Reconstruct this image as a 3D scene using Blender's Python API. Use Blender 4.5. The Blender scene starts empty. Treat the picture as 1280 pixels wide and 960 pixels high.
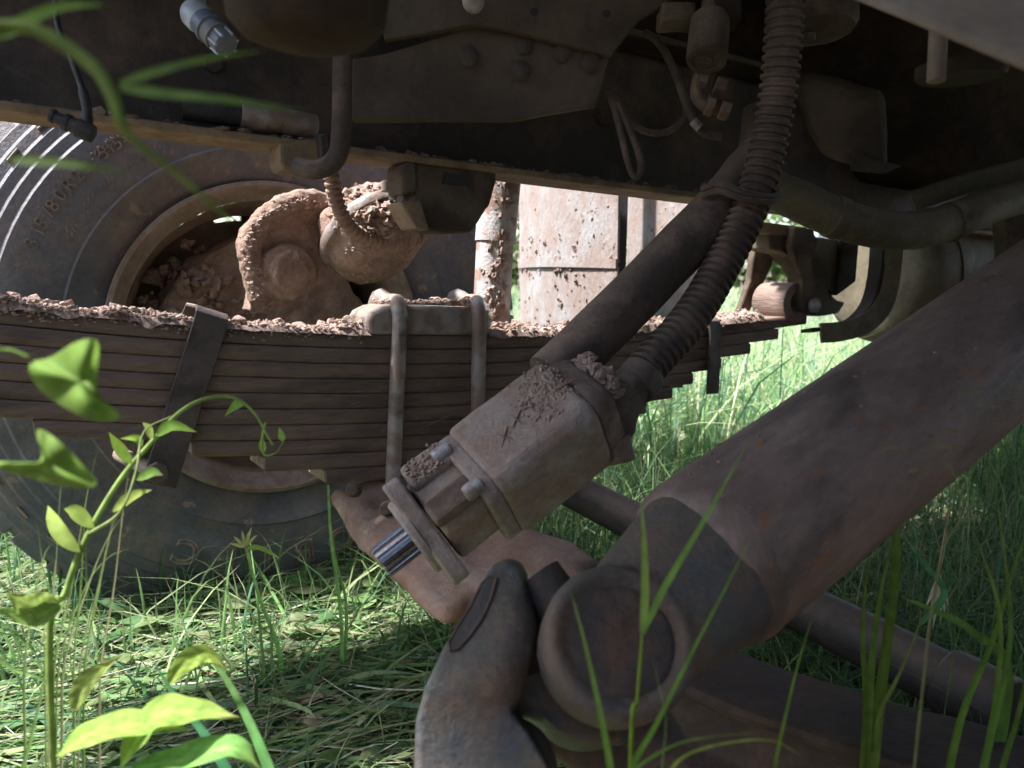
import bpy, bmesh, math, random
import numpy as np
from mathutils import Vector, Matrix, noise, Quaternion
R = math.radians
random.seed(7); rng = np.random.default_rng(7)
sc = bpy.context.scene
COL = sc.collection

# ------------------------------------------------------------------ camera
CAM_H, PITCH, F = 0.61, R(7.37), 1005.0
cam = bpy.data.objects.new('camera', bpy.data.cameras.new('camera')); COL.objects.link(cam)
cam.location = (0, 0, CAM_H); cam.rotation_euler = (R(90) - PITCH, 0, 0)
cam.data.sensor_width = 36; cam.data.lens = 36 * F / 1280
cam.data.clip_start = 0.02; cam.data.clip_end = 2000
cam.data.dof.use_dof = True; cam.data.dof.focus_distance = 1.05; cam.data.dof.aperture_fstop = 7.5
sc.camera = cam
# ------------------------------------------------------------------ light
SUN = Vector((-0.538, -0.083, 0.838)).normalized()          # towards the sun
w = bpy.data.worlds.new('World'); sc.world = w; w.use_nodes = True
nt = w.node_tree; bg = nt.nodes['Background']
sky = nt.nodes.new('ShaderNodeTexSky'); sky.sky_type = 'NISHITA'; sky.sun_disc = False
sky.sun_elevation = math.asin(SUN.z); sky.sun_rotation = math.atan2(SUN.x, SUN.y)
sky.air_density = 1.2; sky.dust_density = 2.0
nt.links.new(sky.outputs[0], bg.inputs[0]); bg.inputs[1].default_value = 0.13
sl = bpy.data.lights.new('sun', 'SUN'); sl.energy = 4.2; sl.angle = R(4.5); sl.color = (1, .985, .97)
so = bpy.data.objects.new('sun', sl); COL.objects.link(so)
so.rotation_euler = SUN.to_track_quat('Z', 'Y').to_euler()
sc.view_settings.view_transform = 'Standard'; sc.view_settings.look = 'None'
sc.view_settings.exposure = 1.75; sc.view_settings.gamma = 1
sc.cycles.max_bounces = 8

# ------------------------------------------------------------------ frames
cp, sp_ = math.cos(PITCH), math.sin(PITCH)
FW, UP, RT = Vector((0, cp, -sp_)), Vector((0, sp_, cp)), Vector((1, 0, 0))
CP = Vector((0, 0, CAM_H))
A = Vector((0.854, 0.52, 0)).normalized()     # along the truck, rearwards
B = Vector((A.y, -A.x, 0))                    # across the truck, towards the near side
Z = Vector((0, 0, 1))
def ray(x, y): return RT * ((x - 640) / F) + UP * ((480 - y) / F) + FW
def at(x, y, d): return CP + ray(x, y) * d
def on(x, y, l):
    r = ray(x, y); return CP + r * (l / r.dot(B))
def ground(x, y, z=0.0):
    r = ray(x, y); return CP + r * ((z - CAM_H) / r.z)
def tr(s, l, z): return A * s + B * l + Z * z
def S(p): return p.dot(A)

# ------------------------------------------------------------------ materials
def mat(name, base, dirt=None, amount=.5, scale=12, rough=.75, bump=.3, bscale=60, metal=0, dust_up=0.0,
        dust=(.34, .25, .2), stretch=(1, 1, 1), spec=.4, contrast=.18, third=None, third_amt=.35, edge=None, edge_lim=(.52, .58), specks=None, speck_amt=.35):
    m = bpy.data.materials.new(name); m.use_nodes = True
    t = m.node_tree; n = t.nodes; L = t.links; bs = n['Principled BSDF']
    tc = n.new('ShaderNodeTexCoord'); mp = n.new('ShaderNodeMapping'); mp.inputs['Scale'].default_value = stretch
    L.new(tc.outputs['Object'], mp.inputs[0])
    def nz(sc_, det=6, r=.6):
        q = n.new('ShaderNodeTexNoise'); q.inputs['Scale'].default_value = sc_; q.inputs['Detail'].default_value = det
        q.inputs['Roughness'].default_value = r; L.new(mp.outputs[0], q.inputs[0]); return q
    def ramp(src, a, b):
        q = n.new('ShaderNodeMapRange'); q.inputs[1].default_value = a; q.inputs[2].default_value = b
        L.new(src, q.inputs[0]); return q.outputs[0]
    def mix(f, c1, c2):
        q = n.new('ShaderNodeMix'); q.data_type = 'RGBA'
        if isinstance(f, float): q.inputs[0].default_value = f
        else: L.new(f, q.inputs[0])
        for i, c in ((6, c1), (7, c2)):
            if isinstance(c, tuple): q.inputs[i].default_value = (*c, 1)
            else: L.new(c, q.inputs[i])
        return q.outputs[2]
    col = base
    n1 = nz(scale)
    if third:
        n3 = nz(scale * .45, 5, .55); n3.inputs['Distortion'].default_value = .6
        th = .5 + (.5 - third_amt) * .5
        col = mix(ramp(n3.outputs[0], th - .05, th + .06), col, third)
    if dirt:
        th = .5 + (.5 - amount) * .5
        col = mix(ramp(n1.outputs[0], th - contrast * .5, th + contrast * .5), col, dirt)
    n2 = nz(bscale, 5, .7)
    if dust_up:
        g = n.new('ShaderNodeNewGeometry'); sx = n.new('ShaderNodeSeparateXYZ'); L.new(g.outputs['Normal'], sx.inputs[0])
        ad = n.new('ShaderNodeMath'); ad.operation = 'MULTIPLY_ADD'; L.new(n1.outputs[0], ad.inputs[0]); ad.inputs[1].default_value = .8
        L.new(sx.outputs[2], ad.inputs[2])
        mu = n.new('ShaderNodeMath'); mu.operation = 'MULTIPLY'; L.new(ramp(ad.outputs[0], .75, 1.25), mu.inputs[0]); mu.inputs[1].default_value = dust_up
        col = mix(mu.outputs[0], col, dust)
    if specks:
        n5 = nz(scale * 3.3, 4, .6); th = .5 + (.5 - speck_amt) * .5
        col = mix(ramp(n5.outputs[0], th, th + .035), col, specks)
    if edge:                                         # wear on the outer edges of the casting
        g2 = n.new('ShaderNodeNewGeometry'); e1 = n.new('ShaderNodeMath'); e1.operation = 'MULTIPLY_ADD'
        L.new(n1.outputs[0], e1.inputs[0]); e1.inputs[1].default_value = .09; L.new(g2.outputs['Pointiness'], e1.inputs[2])
        col = mix(ramp(e1.outputs[0], edge_lim[0] + .045, edge_lim[1] + .045), col, edge)
    # small tonal variation
    hv = n.new('ShaderNodeHueSaturation'); v = ramp(n2.outputs[0], .2, .8)
    q = n.new('ShaderNodeMapRange'); L.new(v, q.inputs[0]); q.inputs[3].default_value = .72; q.inputs[4].default_value = 1.28
    L.new(q.outputs[0], hv.inputs['Value'])
    if isinstance(col, tuple): hv.inputs['Color'].default_value = (*col, 1)
    else: L.new(col, hv.inputs['Color'])
    L.new(hv.outputs[0], bs.inputs['Base Color'])
    bs.inputs['Metallic'].default_value = metal
    bs.inputs['Specular IOR Level'].default_value = spec
    rr = n.new('ShaderNodeMapRange'); L.new(n1.outputs[0], rr.inputs[0]); rr.inputs[1].default_value = .3; rr.inputs[2].default_value = .7
    rr.inputs[3].default_value = max(.05, rough - .18); rr.inputs[4].default_value = min(1, rough + .18)
    L.new(rr.outputs[0], bs.inputs['Roughness'])
    if bump:
        bp = n.new('ShaderNodeBump'); bp.inputs['Strength'].default_value = bump; bp.inputs['Distance'].default_value = .006
        L.new(n2.outputs[0], bp.inputs['Height']); L.new(bp.outputs[0], bs.inputs['Normal'])
    return m
MUD = (.34, .25, .205)
M = {}
M['spatter'] = mat('pale_mud_spatter', (.27, .2, .165), (.22, .155, .125), .45, 40, .95, .4, 180, spec=.15)
M['mud'] = mat('dried_mud', (.39, .29, .245), (.29, .205, .165), .4, 40, .95, .6, 180, spec=.15)
M['mud_dark'] = mat('damp_mud', (.21, .145, .115), (.3, .215, .172), .45, 30, .95, .6, 160, spec=.15)
M['leaf'] = mat('rusty_spring_steel', (.2, .138, .11), (.11, .078, .065), .4, 14, .75, .7, 80, dust_up=.3, stretch=(.45, .45, 2.4), third=(.16, .112, .09), third_amt=.4, specks=(.22, .16, .13), speck_amt=.22)
M['leaf_end'] = mat('bare_leaf_end', (.3, .24, .2), (.2, .14, .11), .4, 60, .8, .3, 120)
M['steel'] = mat('dusty_steel', (.32, .285, .265), (.22, .155, .125), .5, 30, .5, .35, 120, dust_up=.35, third=(.1, .08, .07), third_amt=.35, contrast=.12)
M['strap'] = mat('dark_strap_steel', (.1, .078, .068), (.06, .045, .04), .45, 20, .6, .3, 100, dust_up=.6)
M['rail'] = mat('frame_paint', (.05, .038, .03), (.12, .082, .062), .42, 9, .7, .4, 60, dust_up=.5, third=(.035, .03, .028), third_amt=.4)
M['flange'] = mat('dusty_lit_flange', (.26, .185, .12), (.19, .13, .09), .5, 18, .85, .4, 80)
M['bracket'] = mat('dusty_casting', (.13, .095, .066), (.065, .045, .033), .5, 16, .85, .7, 70, dust_up=.6)
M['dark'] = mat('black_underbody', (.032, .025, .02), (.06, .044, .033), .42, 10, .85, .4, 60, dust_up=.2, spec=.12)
M['panel'] = mat('underbody_panel', (.095, .071, .054), (.06, .045, .034), .5, 7, .7, .25, 60)
M['sump'] = mat('dusty_pale_sump', (.24, .2, .16), (.18, .15, .12), .5, 9, .7, .2, 60)
M['rubber'] = mat('dusty_rubber', (.075, .056, .047), (.15, .105, .085), .42, 20, .85, .35, 140, dust_up=.5)
M['black_rubber_and_shade'] = mat('black_rubber_and_shade', (.025, .025, .026), (.06, .05, .045), .3, 40, .6, .2, 160)  # rubber parts, and the dark pieces that stand for shade in gaps and holes
M['tyre'] = mat('worn_tyre_rubber', (.09, .093, .108), (.21, .165, .145), .36, 8, .62, .5, 90, third=(.15, .155, .178), third_amt=.5, contrast=.3, specks=(.24, .18, .15), speck_amt=.25)
M['tyre_letter'] = mat('moulded_rubber', (.17, .15, .14), (.3, .22, .18), .5, 40, .75, .2, 120)
M['rim'] = mat('muddy_rim', (.2, .145, .11), (.3, .215, .175), .5, 12, .7, .35, 70, dust_up=.7, third=(.11, .085, .07), third_amt=.4)
M['rim_edge'] = mat('rim_flange', (.25, .2, .17), (.17, .12, .09), .45, 16, .55, .25, 90)
M['brake'] = mat('mud_caked_brake', (.34, .235, .185), (.25, .17, .13), .5, 22, .95, .9, 120, spec=.15, dust_up=.6)
M['white'] = mat('white_mudguard', (.27, .255, .25), (.23, .175, .15), .45, 20, .7, .5, 110, contrast=.25, third=(.24, .195, .175), third_amt=.5, stretch=(1, 1, .55))
M['shock'] = mat('shock_paint', (.5, .47, .47), (.3, .2, .16), .42, 22, .8, .6, 90, contrast=.1)
M['pump'] = mat('dusty_cast_pump', (.37, .325, .305), (.28, .195, .158), .56, 24, .75, .55, 130, contrast=.3, third=(.27, .235, .215), third_amt=.45, dust_up=.35, edge=(.25, .24, .25), edge_lim=(.53, .60))
M['pump_dirty'] = mat('muddy_cast_pump', (.2, .145, .118), (.11, .075, .06), .45, 18, .9, .6, 100, third=(.26, .2, .17), third_amt=.3)
M['bright'] = mat('oiled_steel', (.2, .2, .22), None, 0, 10, .3, .08, 200, metal=1, third=(.2, .19, .19), third_amt=.3)
M['bolt'] = mat('bolt_steel', (.33, .33, .35), (.25, .18, .15), .4, 60, .5, .2, 200, metal=.4)
M['shaft'] = mat('dusty_shaft_paint', (.17, .122, .105), (.24, .185, .16), .36, 24, .55, .3, 110, third=(.085, .068, .062), third_amt=.42, contrast=.3, specks=(.24, .12, .07), speck_amt=.22, stretch=(1, 1, .45))
M['yoke'] = mat('old_blue_green_paint', (.07, .077, .073), (.12, .085, .063),   .48, 22, .5, .4, 200, third=(.06, .07, .082), third_amt=.45, contrast=.3, spec=.3, edge=(.11, .075, .05), edge_lim=(.545, .62))
M['yoke_rust'] = mat('rusty_recess', (.085, .055, .042), (.05, .045, .045), .5, 24, .75, .4, 140)
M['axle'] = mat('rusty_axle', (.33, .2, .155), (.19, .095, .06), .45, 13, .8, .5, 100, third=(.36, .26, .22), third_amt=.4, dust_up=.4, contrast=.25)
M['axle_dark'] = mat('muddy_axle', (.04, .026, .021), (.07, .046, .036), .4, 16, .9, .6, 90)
M['tie'] = mat('tie_rod_paint', (.04, .033, .031), (.065, .046, .037), .4, 12, .6, .3, 90, dust_up=.3)
M['olive'] = mat('dusty_olive_tank', (.14, .115, .075), (.09, .072, .048), .45, 8, .75, .3, 80, dust_up=.3)
M['plastic'] = mat('grey_plastic', (.42, .45, .5), (.28, .25, .23), .4, 30, .35, .1, 120)
M['blue_grey'] = mat('blue_grey_plastic', (.14, .16, .2), (.2, .18, .17), .35, 30, .4, .1, 120)
M['brass'] = mat('tarnished_fitting', (.16, .11, .07), (.09, .065, .05), .5, 30, .6, .2, 140, metal=.3)
M['concrete'] = mat('pale_concrete', (.3, .3, .29), (.22, .21, .2), .4, 4, .9, .3, 30)
M['soil'] = mat('damp_soil', (.085, .058, .042), (.14, .105, .075), .5, 9, .95, .9, 45, third=(.2, .16, .115), third_amt=.35, spec=.15)

def leafmat(name, gain=1.0, trans=.4, rough=.55):
    m = bpy.data.materials.new(name); m.use_nodes = True
    t = m.node_tree; n = t.nodes; L = t.links; bs = n['Principled BSDF']
    at_ = n.new('ShaderNodeAttribute'); at_.attribute_name = 'tint'
    tc = n.new('ShaderNodeTexCoord'); q = n.new('ShaderNodeTexNoise'); q.inputs['Scale'].default_value = 90; L.new(tc.outputs['Object'], q.inputs[0])
    mr = n.new('ShaderNodeMapRange'); L.new(q.outputs[0], mr.inputs[0]); mr.inputs[1].default_value = .3; mr.inputs[2].default_value = .7
    mr.inputs[3].default_value = .75 * gain; mr.inputs[4].default_value = 1.2 * gain
    hv = n.new('ShaderNodeHueSaturation'); L.new(at_.outputs['Color'], hv.inputs['Color']); L.new(mr.outputs[0], hv.inputs['Value'])
    L.new(hv.outputs[0], bs.inputs['Base Color']); bs.inputs['Roughness'].default_value = rough; bs.inputs['Specular IOR Level'].default_value = .2
    tl = n.new('ShaderNodeBsdfTranslucent'); L.new(hv.outputs[0], tl.inputs[0])
    mx = n.new('ShaderNodeMixShader'); mx.inputs[0].default_value = trans
    L.new(bs.outputs[0], mx.inputs[1]); L.new(tl.outputs[0], mx.inputs[2]); L.new(mx.outputs[0], n['Material Output'].inputs[0])
    return m
M['grass'] = leafmat('living_grass', .95, .4, .68); M['straw'] = leafmat('dry_straw', 1.0, .15, .8)

# ------------------------------------------------------------------ mesh builder
ORG = {}
def smooth_curve(pts, n=6):
    pts = [Vector(p) for p in pts]; out = []
    P = [pts[0] * 2 - pts[1]] + pts + [pts[-1] * 2 - pts[-2]]
    for i in range(1, len(P) - 2):
        p0, p1, p2, p3 = P[i - 1:i + 3]
        for k in range(n):
            t = k / n
            out.append(.5 * ((2 * p1) + (p2 - p0) * t + (2 * p0 - 5 * p1 + 4 * p2 - p3) * t * t + (3 * p1 - p0 - 3 * p2 + p3) * t ** 3))
    out.append(pts[-1]); return out
def frame_of(d, hint=Z):
    d = d.normalized(); u = hint - d * hint.dot(d)
    if u.length < 1e-4: u = Vector((1, 0, 0)) - d * d.x
    u.normalize(); return u, d.cross(u)
class MB:
    def __init__(s): s.v = []; s.f = []
    def add(s, vs, fs):
        k = len(s.v); s.v += [Vector(p) for p in vs]; s.f += [tuple(i + k for i in f) for f in fs]; return s
    def tube(s, pts, rad, seg=14, caps=True, flat=1.0, hint=Z):
        n = len(pts); pts = [Vector(p) for p in pts]
        if not hasattr(rad, '__len__'): rad = [rad] * n
        d0 = (pts[1] - pts[0]).normalized(); u, _ = frame_of(d0, hint); vs = []; prev = d0
        for i in range(n):
            d = (pts[min(i + 1, n - 1)] - pts[max(i - 1, 0)])
            d = d.normalized() if d.length > 1e-9 else prev
            u = prev.rotation_difference(d) @ u; u = (u - d * u.dot(d)).normalized(); w_ = d.cross(u); prev = d
            for k in range(seg):
                t = 2 * math.pi * k / seg; vs.append(pts[i] + (u * math.cos(t) * flat + w_ * math.sin(t)) * rad[i])
        fs = [(i * seg + k, i * seg + (k + 1) % seg, (i + 1) * seg + (k + 1) % seg, (i + 1) * seg + k) for i in range(n - 1) for k in range(seg)]
        if caps: fs += [tuple(range(seg))[::-1], tuple((n - 1) * seg + k for k in range(seg))]
        return s.add(vs, fs)
    def lathe(s, o, axis, prof, seg=48, hint=Z, close=False, skip=None, caps=False):
        u, w_ = frame_of(axis, hint); ax = axis.normalized(); n = len(prof)
        vs = [o + ax * h + (u * math.cos(2 * math.pi * k / seg) + w_ * math.sin(2 * math.pi * k / seg)) * r for r, h in prof for k in range(seg)]
        fs = [(i * seg + k, i * seg + (k + 1) % seg, (i + 1) * seg + (k + 1) % seg, (i + 1) * seg + k)
              for i in range(n - 1) for k in range(seg) if not (skip and skip(i, k))]
        if caps: fs += [tuple(range(seg))[::-1], tuple((n - 1) * seg + k for k in range(seg))]
        return s.add(vs, fs)
    def prism(s, poly, ext):
        n = len(poly); ext = Vector(ext)
        return s.add(list(poly) + [Vector(p) + ext for p in poly],
                     [tuple(range(n)), tuple(range(2 * n - 1, n - 1, -1))] + [(i, n + i, n + (i + 1) % n, (i + 1) % n) for i in range(n)])
    def box(s, c, u, v, w_):
        c, u, v, w_ = map(Vector, (c, u, v, w_))
        return s.prism([c - u - v - w_, c + u - v - w_, c + u + v - w_, c - u + v - w_], w_ * 2)
    def hull(s, pts):
        bm = bmesh.new()
        for p in pts: bm.verts.new(p)
        r = bmesh.ops.convex_hull(bm, input=bm.verts)
        bmesh.ops.delete(bm, geom=list({e for e in r['geom_interior'] + r['geom_unused'] if isinstance(e, bmesh.types.BMVert)}), context='VERTS')
        bm.verts.index_update(); vs = [v.co.copy() for v in bm.verts]; fs = [tuple(v.index for v in f.verts) for f in bm.faces]
        bm.free(); return s.add(vs, fs)
    def sphere(s, c, r, seg=20, ring=12, sc3=(1, 1, 1)):
        vs = []; fs = []
        for i in range(ring + 1):
            p = math.pi * i / ring
            for k in range(seg):
                t = 2 * math.pi * k / seg
                vs.append(c + Vector((math.sin(p) * math.cos(t) * sc3[0], math.sin(p) * math.sin(t) * sc3[1], math.cos(p) * sc3[2])) * r)
        fs = [(i * seg + k, i * seg + (k + 1) % seg, (i + 1) * seg + (k + 1) % seg, (i + 1) * seg + k) for i in range(ring) for k in range(seg)]
        return s.add(vs, fs)
    def hexa(s, c, ax, r, h):
        u, w_ = frame_of(ax); ax = ax.normalized()
        return s.prism([c + (u * math.cos(k * math.pi / 3) + w_ * math.sin(k * math.pi / 3)) * r for k in range(6)], ax * h)
    def lump(s, c, r, flat=(1, 1, 1), jag=.35):
        big = r > .0034
        V = random.choice(CLOD2 if big else CLOD1); f = ICO2_F if big else ICO_F
        t = random.random() * 6.283; c_, s_ = math.cos(t) * r, math.sin(t) * r
        X = np.empty_like(V); X[:, 0] = (V[:, 0] * c_ - V[:, 1] * s_) * flat[0] + c[0]; X[:, 1] = (V[:, 0] * s_ + V[:, 1] * c_) * flat[1] + c[1]; X[:, 2] = V[:, 2] * r * flat[2] + c[2]
        k = len(s.v); s.v += [Vector(p) for p in X]; s.f += [(a + k, b + k, c2 + k) for a, b, c2 in f]; return s
    def build(s, name, m, parent=None, bevel=0, angle=38, seg=2, smooth=True, clean=True):
        me = bpy.data.meshes.new(name)
        org = ORG[parent.name] if parent else (s.v[0].copy() if not s.v else sum(s.v, Vector()) / len(s.v))
        me.from_pydata([v - org for v in s.v], [], s.f); me.update()
        if clean:
            bm = bmesh.new(); bm.from_mesh(me); bmesh.ops.remove_doubles(bm, verts=bm.verts, dist=1e-6)
            bmesh.ops.recalc_face_normals(bm, faces=bm.faces); bm.to_mesh(me); bm.free()
        o = bpy.data.objects.new(name, me); COL.objects.link(o); me.materials.append(m)
        if parent: o.parent = parent
        else: o.location = org
        ORG[o.name] = org
        if smooth:
            me.polygons.foreach_set('use_smooth', [True] * len(me.polygons)); me.set_sharp_from_angle(angle=R(angle))
        if bevel:
            b = o.modifiers.new('bevel', 'BEVEL'); b.width = bevel; b.segments = seg; b.limit_method = 'ANGLE'; b.angle_limit = R(35); b.harden_normals = False
        return o
def _ico(n):
    b = bmesh.new(); bmesh.ops.create_icosphere(b, subdivisions=n, radius=1)
    v = [q.co.copy() for q in b.verts]; f = [tuple(q.index for q in p.verts) for p in b.faces]; b.free(); return v, f
ICO_V, ICO_F = _ico(1); ICO2_V, ICO2_F = _ico(2)
def _clod(V, seed, amp):
    q = Quaternion(Vector(rng.normal(size=3)).normalized(), random.random() * 6); st = (random.uniform(.75, 1.25), random.uniform(.75, 1.25), random.uniform(.7, 1.1)); out = []
    for v in V:
        k = 1 + amp * (noise.noise(v * 1.3 + Vector((seed * 7.1, 0, 0))) + .55 * noise.noise(v * 2.9 + Vector((0, seed * 3.3, 0))) + .3 * noise.noise(v * 6 + Vector((0, 0, seed))))
        # flatten against a few random planes, so that a clod breaks like dry earth
        p = v * k
        out.append(p)
    for _ in range(3):
        nn = Vector(rng.normal(size=3)).normalized(); h = random.uniform(.5, .8)
        out = [p - nn * max(0, p.dot(nn) - h) * .85 for p in out]
    return np.array([[a * b for a, b in zip(q @ p, st)] for p in out])
CLOD1 = [_clod(ICO_V, i, .5) for i in range(16)]; CLOD2 = [_clod(ICO2_V, i + 40, .75) for i in range(24)]
TEX = {}
def rough(o, strength, size, levels=2, simple=True, depth=3):
    """Subdivide and push the surface out and in, as caked mud and castings are."""
    if levels:
        q = o.modifiers.new('subdivision', 'SUBSURF'); q.subdivision_type = 'SIMPLE' if simple else 'CATMULL_CLARK'; q.levels = q.render_levels = levels
    if size not in TEX:
        t = bpy.data.textures.new('cloud_%g' % size, 'CLOUDS'); t.noise_scale = size; t.noise_depth = depth; TEX[size] = t
    d = o.modifiers.new('displace', 'DISPLACE'); d.texture = TEX[size]; d.strength = strength; d.mid_level = .5; d.texture_coords = 'LOCAL'
    return o
def cast(mb, name, m, parent, voxel=.004, its=8, rg=None):
    """Fuse overlapping solids into one smooth casting."""
    o = mb.build(name, m, parent, clean=False)
    q = o.modifiers.new('fuse', 'REMESH'); q.mode = 'VOXEL'; q.voxel_size = voxel; q.use_smooth_shade = True
    q = o.modifiers.new('soften', 'SMOOTH'); q.iterations = its; q.factor = .5
    if rg: rough(o, rg[0], rg[1], 0)
    return o
def orient(o, d):
    """Turn the local frame so that its Z runs along d (grain follows the part)."""
    q = Vector(d).to_track_quat('Z', 'Y'); o.data.transform(q.inverted().to_matrix().to_4x4()); o.rotation_euler = q.to_euler(); return o
def surface(o, org):
    bpy.context.view_layer.update(); ev = o.evaluated_get(bpy.context.evaluated_depsgraph_get())
    def hit(x, y, lift=0.0):
        r = ray(x, y).normalized(); h, p, n, f = ev.ray_cast(CP - org, r)
        return (p + org - r * lift, n) if h else None
    return hit
def crust(o, parent, n, pick_xy, radii, m, name='mud_crust', sink=.35, flat=(1.2, 1.2, 1)):
    hit = surface(o, ORG[parent.name]); mb = MB()
    for i in range(n):
        h = hit(*pick_xy())
        if h: r = random.choice(radii); mb.lump(h[0] - h[1] * r * sink, r, flat)
    if mb.v: stuff(mb.build(name, M[m], parent, smooth=False, clean=False))
def thing(name, loc, label, cat, group=None):
    o = bpy.data.objects.new(name, None); COL.objects.link(o); o.location = loc; ORG[o.name] = Vector(loc); o.empty_display_size = .05
    return tag(o, label, cat, group)
def tag(o, label, cat, group=None):
    o['label'] = label; o['category'] = cat
    if group: o['group'] = group
    return o
def stuff(o): o['kind'] = 'stuff'; return o
def copy_part(o, parent, loc=None):
    c = o.copy(); COL.objects.link(c); c.parent = parent; ORG[c.name] = ORG[o.name]
    if loc is not None: c.location = loc
    return c

# vectorised ribbons: N blades through root, mid and tip
BLADE = [1, .95, .8, .55, 0.04]; LEAF = [.12, .75, 1, .7, 0.03]; STRAW = [.8, 1, 1, .9, .5]
def ribbons(P0, P1, P2, W, side, tint, prof=BLADE, fold=.0):
    P0, P1, P2, W, side, tint = [np.asarray(x, float) for x in (P0, P1, P2, W, side, tint)]
    n = len(P0); k = len(prof); t = np.linspace(0, 1, k)
    C = (P0[:, None] * ((1 - t) ** 2)[None, :, None] + P1[:, None] * (2 * t * (1 - t))[None, :, None] + P2[:, None] * (t ** 2)[None, :, None])
    off = side[:, None, :] * (W[:, None] * np.array(prof)[None, :])[:, :, None] * .5
    tan = P2 - P0; nrm = np.cross(side, tan); nrm /= np.linalg.norm(nrm, axis=1)[:, None] + 1e-9
    up = nrm[:, None, :] * (np.linalg.norm(off, axis=2) * fold)[:, :, None]
    V = np.stack([C - off + up, C, C + off + up], 2).reshape(-1, 3)
    base = np.arange(n)[:, None, None] * (k * 3); i = np.arange(k - 1)[None, :, None] * 3
    q1 = np.stack([i + 0, i + 1, i + 4, i + 3], -1).reshape(1, k - 1, 4); q2 = q1 + 1
    Fc = (np.concatenate([q1, q2], 1) + base).reshape(-1, 4)
    ty = rng.random(n) ** 2; wt = (np.clip(t - .45, 0, 1) * 1.1)[None, :] * ty[:, None]
    T = (tint[:, None, :] * (1 - wt[:, :, None]) + np.array((.42, .35, .17)) * wt[:, :, None]); T = np.repeat(T.reshape(-1, 3), 3, axis=0)
    return V, Fc, T
def ribbon_mesh(name, parts, m, parent=None, org=None):
    V = np.concatenate([p[0] for p in parts]); T = np.concatenate([p[2] for p in parts]); off = 0; Fs = []
    for p in parts: Fs.append(p[1] + off); off += len(p[0])
    Fc = np.concatenate(Fs); me = bpy.data.meshes.new(name)
    if parent: org = ORG[parent.name]
    org = Vector(org if org is not None else V.mean(0)); V = V - np.array(org)
    me.vertices.add(len(V)); me.vertices.foreach_set('co', V.ravel())
    me.loops.add(Fc.size); me.loops.foreach_set('vertex_index', Fc.ravel().astype(np.int32))
    me.polygons.add(len(Fc)); me.polygons.foreach_set('loop_start', np.arange(len(Fc), dtype=np.int32) * 4)
    me.polygons.foreach_set('use_smooth', np.ones(len(Fc), bool))
    me.update(calc_edges=True); me.validate()
    ca = me.color_attributes.new('tint', 'FLOAT_COLOR', 'POINT'); ca.data.foreach_set('color', np.c_[T, np.ones(len(T))].ravel())
    o = bpy.data.objects.new(name, me); COL.objects.link(o); me.materials.append(m)
    if parent: o.parent = parent
    else: o.location = org
    ORG[o.name] = org
    return o
def curve_ribbon(pts, width, tint, prof='blade', fold=.25, face=None, n=6):
    """One leaf blade along a curve, facing the direction given."""
    pts = smooth_curve(pts, n); k = len(pts); V = []; Fc = []
    face = Vector(face if face is not None else (0, -1, .3))
    cols = 9 if (prof == 'leaf' and width > .0125) else 3; half = cols // 2; T = []; sd = random.random() * 50
    for i, p in enumerate(pts):
        t = i / (k - 1); d = (pts[min(i + 1, k - 1)] - pts[max(i - 1, 0)]).normalized()
        s = d.cross(face); s.normalize()
        if prof == 'blade': w_ = (1 - t ** 2.2) * (.55 + .45 * min(1, t * 5))
        elif prof == 'leaf': w_ = max(.03, math.sin(math.pi * min(1, t ** .75)) )
        else: w_ = 1 - .5 * t
        nn = s.cross(d); dry = max(0, t - .72) * 1.6 * (.5 + .5 * math.sin(sd))
        for c in range(cols):
            q = (c - half) / half; wav = (.05 * math.sin(sd + t * 19 + abs(q) * 4) * abs(q) if cols > 3 else 0) + .02 * noise.noise(Vector((sd, t * 4, q)))
            V.append(p + s * width * w_ * .5 * q + nn * width * (w_ * fold * .5 * abs(q) + wav))
            v = 1.35 if c == half and cols > 3 else (1 + .16 * math.sin(t * 46 - abs(q) * 9) if cols > 3 else (1.12 if c == 1 else 1)); v *= 1 + .25 * noise.noise(Vector((sd, t * 6, q * 2)))
            T.append([(a * (1 - dry) + b * dry) * v for a, b in zip(tint, (.4, .33, .15))])
    for i in range(k - 1):
        for c in range(cols - 1):
            q = i * cols + c; Fc.append([q, q + 1, q + cols + 1, q + cols])
    return np.array([list(v) for v in V]), np.array(Fc), np.array(T)
def stem_tube(pts, r, tint, n=6, seg=6):
    pts = smooth_curve(pts, n); mb = MB(); k = len(pts)
    rr = [r * (1 - .55 * i / (k - 1)) for i in range(k)] if not hasattr(r, '__len__') else list(np.interp(np.linspace(0, 1, k), np.linspace(0, 1, len(r)), r))
    mb.tube(pts, rr, seg, caps=False)
    return np.array([list(v) for v in mb.v]), np.array(mb.f), np.tile(np.array(tint), (len(mb.v), 1))

# ================================================================== SETTING
def gz(x, y):
    far = min(1, max(0, (math.hypot(x, y) - 2) / 6))
    return .012 * noise.noise(Vector((x * 3.1, y * 3.1, 0))) + .006 * noise.noise(Vector((x * 11, y * 11, 4))) - .012 + far * .05 * noise.noise(Vector((x * .3, y * .3, 7)))
def make_ground():
    def axis(lo, hi):
        a = list(np.arange(lo, hi, .05)); st = .08; x = hi; y = lo
        while x < 900: a.append(x); x += st; st *= 1.35
        st = .08
        while y > -900: y -= st; a.insert(0, y); st *= 1.35
        return a
    xs, ys = axis(-2, 2.5), axis(-.2, 4)
    vs = [(x, y, gz(x, y)) for y in ys for x in xs]; n = len(xs)
    fs = [(j * n + i, j * n + i + 1, (j + 1) * n + i + 1, (j + 1) * n + i) for j in range(len(ys) - 1) for i in range(n - 1)]
    mb = MB(); mb.add(vs, fs); o = mb.build('ground', M['soil'], clean=False, angle=180); o['kind'] = 'structure'
make_ground()

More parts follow.
